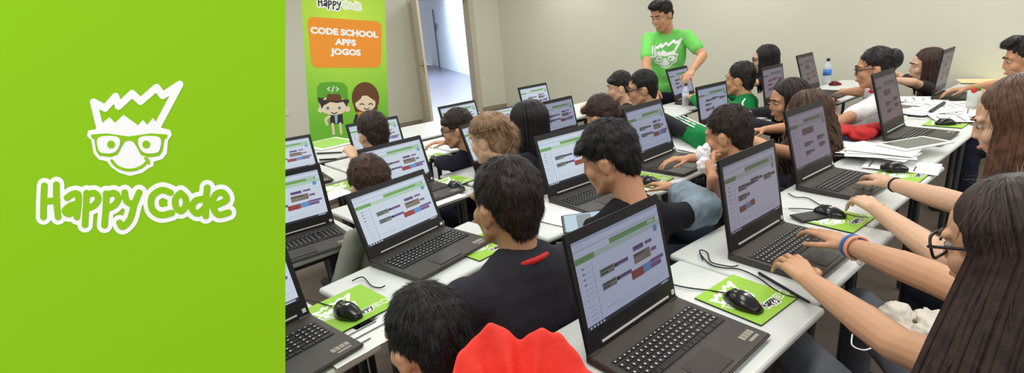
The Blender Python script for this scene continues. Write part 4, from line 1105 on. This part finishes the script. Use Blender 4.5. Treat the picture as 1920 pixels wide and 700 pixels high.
w2L, w2R = onz(1642, 392, .82), onz(1672, 345, .83)
g3 = person('girl with brown hair in profile typing beside the paper pile', hd(1903, 228, 1.15), 4, 20, 0, 1.06, .88, byaw=-30, lean=.08, sk='fair', shirt=(52, 46, 48), sleeve='short',
  hands={'L': dict(w=w2L, s=1.2, e=onz(1768, 482, .785), f=onz(1585, 355, .82)-w2L), 'R': dict(w=w2R, s=1.2, e=onz(1808, 385, .84), f=onz(1605, 312, .82)-w2R)},
  hair=('long', (92, 64, 48), dict(L=.36, n=240, window=60, spread=.08, r=.0085, strands=2600, seed=6)), face=True, voxel=.004, am=1.2, trousers=(36, 38, 48), brow=(110, 80, 60))
ax = (w2R-onz(1808, 385, .86)).normalized(); bracelet(w2R-ax*.02, ax, .0275, .003, (24, 24, 26), 'black hair tie on the wrist of the brown-haired girl')
wb = onz(1838, 172, .83)
a5 = person('boy with thick black hair at the far right edge', hd(1922, 112, 1.07), 18, 14, 0, 1.2, 1.0, sk='tan', shirt=(56, 58, 62), sleeve='short',
  hands={'R': dict(w=wb+Vector((.16, .1, .0)), e=wb+Vector((.26, -.1, .03))), 'L': dict(w=wb, e=onz(1885, 195, .84), f=onz(1795, 160, .82)-wb)}, hair=('quiff', (30, 26, 25), dict(n=1600)), face=True, voxel=.007)

# --- second row
b1 = person('black-haired child from behind wearing a red hooded jacket', hd(797, 640, .96), 12, 12, 0, .90, .9, sk='warm', shirt=(196, 44, 38), sleeve='long', hands={'L': dict(lap=1), 'R': dict(lap=1)}, hair=('short', (26, 23, 24), dict(n=9000, vox=.005, seed=11)), voxel=.006, lean=.06)
def hood(P):
    c = atd(968, 706, .80)-UZ*.042; bm = bmesh.new(); rings = []; N = 72
    away = Vector((FW.x, FW.y, 0)).normalized(); side = Vector((RT.x, RT.y, 0)).normalized(); n_ = 10
    def rim(q):
        g = lambda m, w: math.exp(-(((math.degrees(q)-m+180) % 360-180)/w)**2)
        return .072*g(112, 34)+.066*g(56, 26)-.012*g(84, 9)-.05*g(270, 60)+.005*math.sin(11*q)+.0045*math.sin(23*q+1)
    def pt(rr, q, z, k):
        w_ = 1+.06*math.sin(3*q+1)*k+(.07*math.sin(7*q+.6)+.04*math.sin(12*q))*(1-k)*(.35 if rr > .10 else 1)
        nz = noise.noise(Vector((math.cos(q)*2.2, math.sin(q)*2.2, z*14)))*.013+noise.noise(Vector((math.cos(q)*7, math.sin(q)*7, z*26)))*.006
        rr += nz; z += nz*.5
        return c+side*(rr*w_*math.cos(q))+away*(rr*.78*w_*math.sin(q))+UZ*(z+rim(q)*k)
    Q = [2*math.pi*i/N for i in range(N)]
    for k in range(n_+1):
        t = k/n_; rr = .122*math.sin(.35+1.2*t); rings.append([pt(rr, q, -.20+.21*t**1.2, t*t) for q in Q])
    gq = lambda q, m, w: math.exp(-(((math.degrees(q)-m+180) % 360-180)/w)**2)
    for k in range(9):
        t = k/8; rr = .122*(1-.62*t)-.007
        rings.append([pt(rr-(.045*gq(q, 100, 8)+.018*gq(q, 68, 6)+.02*gq(q, 135, 7))*min(1, t*3)*(1-.4*t), q, .006-.12*t**.9, (1-t)) for q in Q])
    ring_loft(bm, rings); bmesh.ops.recalc_face_normals(bm, faces=bm.faces[:])
    o = obj('hood', bm, mat('hood_red', (236, 58, 44), .7, bump=.5, bscale=24), P['root'], True)
    md = o.modifiers.new('sub', 'SUBSURF'); md.levels = 1; md.render_levels = 1
    sh(o, P['loc']); o['label'] = 'bright red hood with gathered edge'
hood(b1)
b2 = person('boy in dark charcoal top with red collar seen from behind', hd(945, 386, 1.05), 4, 4, 0, 1.10, 1.18, byaw=-6, sk='warm', shirt=(50, 49, 56), sleeve='long', hands={'L': dict(lap=1), 'R': dict(lap=1)}, hair=('short', (44, 34, 30), dict(n=8000, vox=.005, seed=12)), voxel=.006, collar=(206, 40, 36), lean=.04)
pw = onz(1093, 418, .87); wr3 = onz(1262, 352, .80)
b3 = person('black-haired boy holding a phone, bent over a laptop', hd(1140, 300, 1.065), 22, 20, 0, 1.04, .92, byaw=-24, shoulder_drop=.075, sk='tan', shirt=(30, 30, 34), sleeve='long', hair=('thick', (28, 25, 24), dict(n=7000, vox=.005, seed=13)), voxel=.0055, lean=.05,
  hands={'L': dict(w=pw+RT*.10-UP*.05+FW*.03, f=-RT+UP*.1, u=FW, curl=(30, 70, 95)), 'R': dict(w=wr3, e=onz(1318, 400, .80), f=onz(1215, 338, .79)-wr3, curl=(12, 30, 45))})
phone(pw, 0, 'lit smartphone held by the black-haired boy', glow=True)
bm = bmesh.new(); e3, w3 = onz(1318, 400, .80), wr3
capsule(bm, e3+UZ*.02, e3.lerp(w3, .5)+UZ*.012, .072, .064, 14); capsule(bm, e3.lerp(w3, .45)+UZ*.01, e3.lerp(w3, .86), .062, .036, 14); capsule(bm, e3+UZ*.015, e3.lerp(b3['S'][1], .45), .07, .06, 14)
o = blob('denim_sleeve', bm, mat('denim_grey_blue', (122, 138, 150), .85, var=.2, vscale=14, bump=.3, bscale=24), .007, 4, disp=(.02, .05)); o.parent = b3['root']; sh(o, b3['loc']); o['label'] = 'pale grey-blue loose sleeve'
wb4, we4 = onz(1336, 335, .93), onz(1345, 385, .78)
b4 = person('boy with short dark brown hair holding a white tissue', hd(1362, 254, .995), 8, 14, 0, 1.04, .92, sk='tan', shirt=(26, 26, 29), sleeve='short', hair=('short', (46, 35, 29), dict(n=7000, vox=.005, seed=14)), voxel=.0055, lean=.04,
  hands={'L': dict(w=wb4, e=we4, f=onz(1322, 300, .97)-wb4, u=(onz(1310, 335, .93)-wb4), curl=(30, 60, 80))})
c = onz(1322, 298, .985); bm = bmesh.new()
for k in range(9): ellipsoid(bm, c+UP*random.uniform(-.045, .05)+RT*random.uniform(-.022, .02)+FW*random.uniform(-.01, .01), (.018, .014, .03))
o = blob('paper_tissue', bm, mat('tissue', (240, 238, 240), .9, bump=.3, bscale=50), .0045, 1, disp=(.016, .016)); tag(o, 'crumpled white tissue held up beside the boy\'s dark hair', 'tissue')
b5 = person('girl with curly brown hair sitting behind the third nearest laptop', hd(1508, 218, .945), 12, 10, 0, 1.10, .9, sk='tan', shirt=(60, 50, 48), sleeve='none', hair=('long', (76, 54, 40), dict(L=.30, n=210, wav=.026, window=50, spread=.26, r=.0085, strands=3500, seed=15)), voxel=.007)
b6 = person('girl with black hair half hidden behind the curly-haired girl', hd(1474, 190, .94), 48, 12, 0, 1.12, .9, byaw=20, sk='tan', shirt=(40, 40, 46), sleeve='long', hair=('long', (36, 28, 26), dict(L=.32, n=130, window=60, spread=.08, strands=1500, seed=16)), face=True, voxel=.007)
wl7, wr7 = onz(1556, 188, .82), onz(1588, 172, .83)
b7 = person('girl in white shirt with hair bun and black glasses', hd(1637, 130, 1.035), 22, 8, 0, 1.22, 1.06, byaw=12, sk='tan', shirt=(232, 228, 228), sleeve='short', hair=('short', (34, 28, 28), dict(n=2500, seed=17)), face=True, specs=1.1, voxel=.007, collar=(200, 40, 40), lean=.10,
  hands={'L': dict(w=wl7, e=onz(1562, 236, .80), f=onz(1548, 172, .80)-wl7), 'R': dict(w=wr7, e=onz(1615, 172, .85), f=onz(1568, 158, .82)-wr7)})
bm = bmesh.new(); H = b7['H']; ellipsoid(bm, H@Vector((0, -.13, .055)), (.062, .058, .075), H.to_3x3()); o = blob('hair_bun', bm, hairmat((34, 28, 28)), .008, 2); o.parent = b7['root']; sh(o, b7['loc'])
bm = bmesh.new(); x, y, _ = frame_from(wl7-onz(1562, 236, .80)); tube(bm, [wl7+Vector((0.0, -.01, 0))+x*(.031*math.cos(2*math.pi*i/16))+y*(.031*math.sin(2*math.pi*i/16)) for i in range(17)], .007, 6)
tag(obj('wristwatch', bm, mat('watch_dark', (48, 48, 52), .4), smooth=True), 'dark wristwatch on the arm of the white-shirt girl', 'watch')
b8 = person('girl with long dark brown hair in profile near the end wall', hd(1734, 124, .925), 28, 6, 0, 1.22, .96, sk='fair', shirt=(58, 48, 50), sleeve='short', hair=('long', (58, 40, 35), dict(L=.26, n=170, window=62, spread=.02, strands=2500, seed=18, r=.010)), face=True, voxel=.0075)

# --- third row
wg = onz(1298, 218, .80)
c1 = person('boy in green track jacket with white shoulder stripes', hd(1385, 150, .967), 12, 2, 0, 1.18, 1.12, sk='tan', shirt=(26, 128, 66), sleeve='long', hair=('short', (34, 28, 26), dict(n=2500, seed=21)), voxel=.007, face=True, lean=.08)
bm = bmesh.new()
for s in (-1, 1):
    a, b = c1['nb']-UZ*.02, c1['S'][s]
    for k in (0,):
        q = (b-a); up = UZ*.052*1.05
        tube(bm, [a.lerp(b, t)+up*(.7+.35*t)-c1['f']*.03 for t in (.15, .4, .7, 1.0)]+[b+UZ*.015-c1['f']*.045+c1['r']*s*.045], .007, 6)
sh(obj('white_stripes', bm, M_white, c1['root'], True), c1['loc'])
c2 = person('girl with long black hair and glasses by the pale wall', hd(1432, 112, 1.02), 30, 8, 0, 1.16, .95, sk='fair', shirt=(40, 38, 42), sleeve='short', hair=('long', (30, 25, 26), dict(L=.32, n=160, window=56, spread=.03, strands=1800, seed=22)), face=True, specs=1.1, voxel=.0075)
c3 = person('ginger-haired girl with hair tied up, seen from behind', hd(915, 262, 1.035), 24, 10, 0, 1.0, .74, sk='fair', shirt=(226, 224, 222), sleeve='short', hands={'L': dict(lap=1), 'R': dict(lap=1)}, hair=('long', (140, 110, 84), dict(L=.24, n=260, window=50, spread=.0, strands=6000, seed=23, tail=(.005, -.098, .070), r=.0055)), voxel=.006)
bm = bmesh.new(); H = c3['H']; tube(bm, [H@Vector((.005+.026*math.cos(2*math.pi*i/14), -.102, .070+.026*math.sin(2*math.pi*i/14))) for i in range(15)], .006, 6)
sh(obj('hair_tie', bm, M_red, c3['root'], True), c3['loc'])
c4 = person('child with short brown hair in grey hooded top', hd(692, 350, .957), 6, 12, 0, 1.0, .84, sk='fair', shirt=(150, 150, 142), sleeve='long', hands={'L': dict(lap=1), 'R': dict(lap=1)}, hair=('short', (72, 50, 38), dict(n=4500, vox=.005, seed=24)), voxel=.006, collar=(150, 150, 142))
c5 = person('child with brown hair behind the black-haired boy with a phone', hd(1126, 222, .995), 10, 16, 0, 1.0, .80, sk='warm', shirt=(60, 62, 70), sleeve='short', hair=('thick', (60, 42, 34), dict(n=3000, seed=25)), voxel=.007)
w6 = onz(1262, 232, .80)
c6 = person('boy with glasses and black hair in profile, green sleeve with white stripes', hd(1202, 168, 1.075), 42, 8, 0, .98, .92, byaw=8, sk='warm', shirt=(44, 44, 48), sleeve='long', shoulder_drop=.07, hair=('short', (32, 27, 26), dict(n=2500, seed=26)), face=True, specs=1.1, voxel=.007,
  hands={'R': dict(w=w6, e=onz(1312, 258, .80), f=onz(1240, 222, .8)-w6)})
bm = bmesh.new(); ea, eb = onz(1312, 258, .80), w6
capsule(bm, ea.lerp(eb, -.12), ea.lerp(eb, .85), .072, .060, 14)
o = blob('green_sleeve', bm, mat('shirt_26_128_66', (26, 128, 66), .85, bump=.12, bscale=22, spec=.2), .008, 3, disp=(.02, .05)); o.parent = c6['root']; sh(o, c6['loc']); o['label'] = 'green sleeve with white stripes'
bm = bmesh.new()
ea, eb = onz(1312, 258, .80), w6
for k in (-1, 0, 1): tube(bm, [ea.lerp(eb, t)+UZ*.058+Vector((-.030, .030, 0))*k*.8-FW*.026 for t in (.05, .3, .6, .85)], .0045, 6)
sh(obj('white_stripes', bm, M_white, c6['root'], True), c6['loc'])
# --- far row
d1 = person('dark-haired boy in profile beside the boy with glasses', hd(1160, 165, .968), 46, 8, 0, 1.05, .9, sk='fair', shirt=(70, 60, 60), sleeve='short', hair=('thick', (36, 29, 27), dict(n=2000, seed=31)), face=True, voxel=.0075)
d2 = person('boy with dark brown hair seen from behind before the banner', hd(698, 252, .985), 6, 6, 0, 1.08, .9, sk='fair', shirt=(70, 74, 84), sleeve='short', hair=('short', (54, 40, 33), dict(n=3500, seed=32)), voxel=.007,
  hands={'L': dict(w=onz(664, 296, .90), e=onz(668, 330, .78), f=onz(652, 276, .95)-onz(664, 296, .90), curl=(30, 70, 95))})
wn = onz(836, 306, .80)
d3 = person('boy with round glasses in profile with navy jacket and hand on mouse', hd(856, 244, .955), 52, 8, 0, .98, .88, byaw=15, sk='warm', shirt=(40, 42, 56), sleeve='long', hair=('thick', (44, 33, 28), dict(n=2800, seed=33)), face=True, specs=1.15, voxel=.0065,
  hands={'L': dict(w=wn, f=onz(812, 300, .79)-wn, curl=(12, 30, 45))})
d4 = person('girl with long straight black hair seen from behind, right of the ginger hair', hd(988, 232, 1.02), 14, 6, 0, 1.0, .74, sk='warm', shirt=(40, 40, 44), sleeve='short', hair=('long', (28, 25, 27), dict(L=.25, n=160, window=50, spread=.03, strands=2500, seed=34)), voxel=.0075)

# --- the standing man
dm = 4.92
mh = atd(1240, 30, dm)
eLm, wLm = atd(1318, 104, 4.85), atd(1298, 132, 4.66); eRm, wRm = atd(1212, 128, 4.85), atd(1222, 162, 4.72)
man = person('standing man in green T-shirt with white face logo, smiling', mh, 88, 22, 0, 1.19, 1.15, byaw=118, sk='tan', shirt=(116, 204, 98), sleeve='short', stand=True, hair=('quiff', (32, 26, 25), dict(n=3000, seed=41)), face=True, smile=True, brow=(36, 28, 26), voxel=.0065, trousers=(44, 48, 62),
  hands={'L': dict(w=wLm, e=eLm, f=(wLm-eLm)), 'R': dict(w=wRm, e=eRm, f=(wRm-eRm))}, shoulder_drop=.035)
def chest_logo(P):
    bv = BVHTree.FromPolygons([v.co for v in P['shirt'].vertices], [p.vertices[:] for p in P['shirt'].polygons])
    f, r = P['f'], P['r']; c = P['T']-UZ*.19+f*.6 - r*.0; s = .27/380
    bm = bmesh.new()
    def fn(u, v, l):
        p = c-r*((u-545)*s)-UZ*((v-255)*s)
        hit = bv.ray_cast(p, -f)
        return (hit[0] if hit[0] else p-f*.5)+f*(.004+.0015*l)
    logo_face(bm, fn, 0, 1, step=5, run=2)
    o = obj('chest_print', bm, [M_white, MATS['shirt_116_204_98']], P['root']); sh(o, P['loc']); o['label'] = 'white printed face with glasses on the chest'
chest_logo(man)
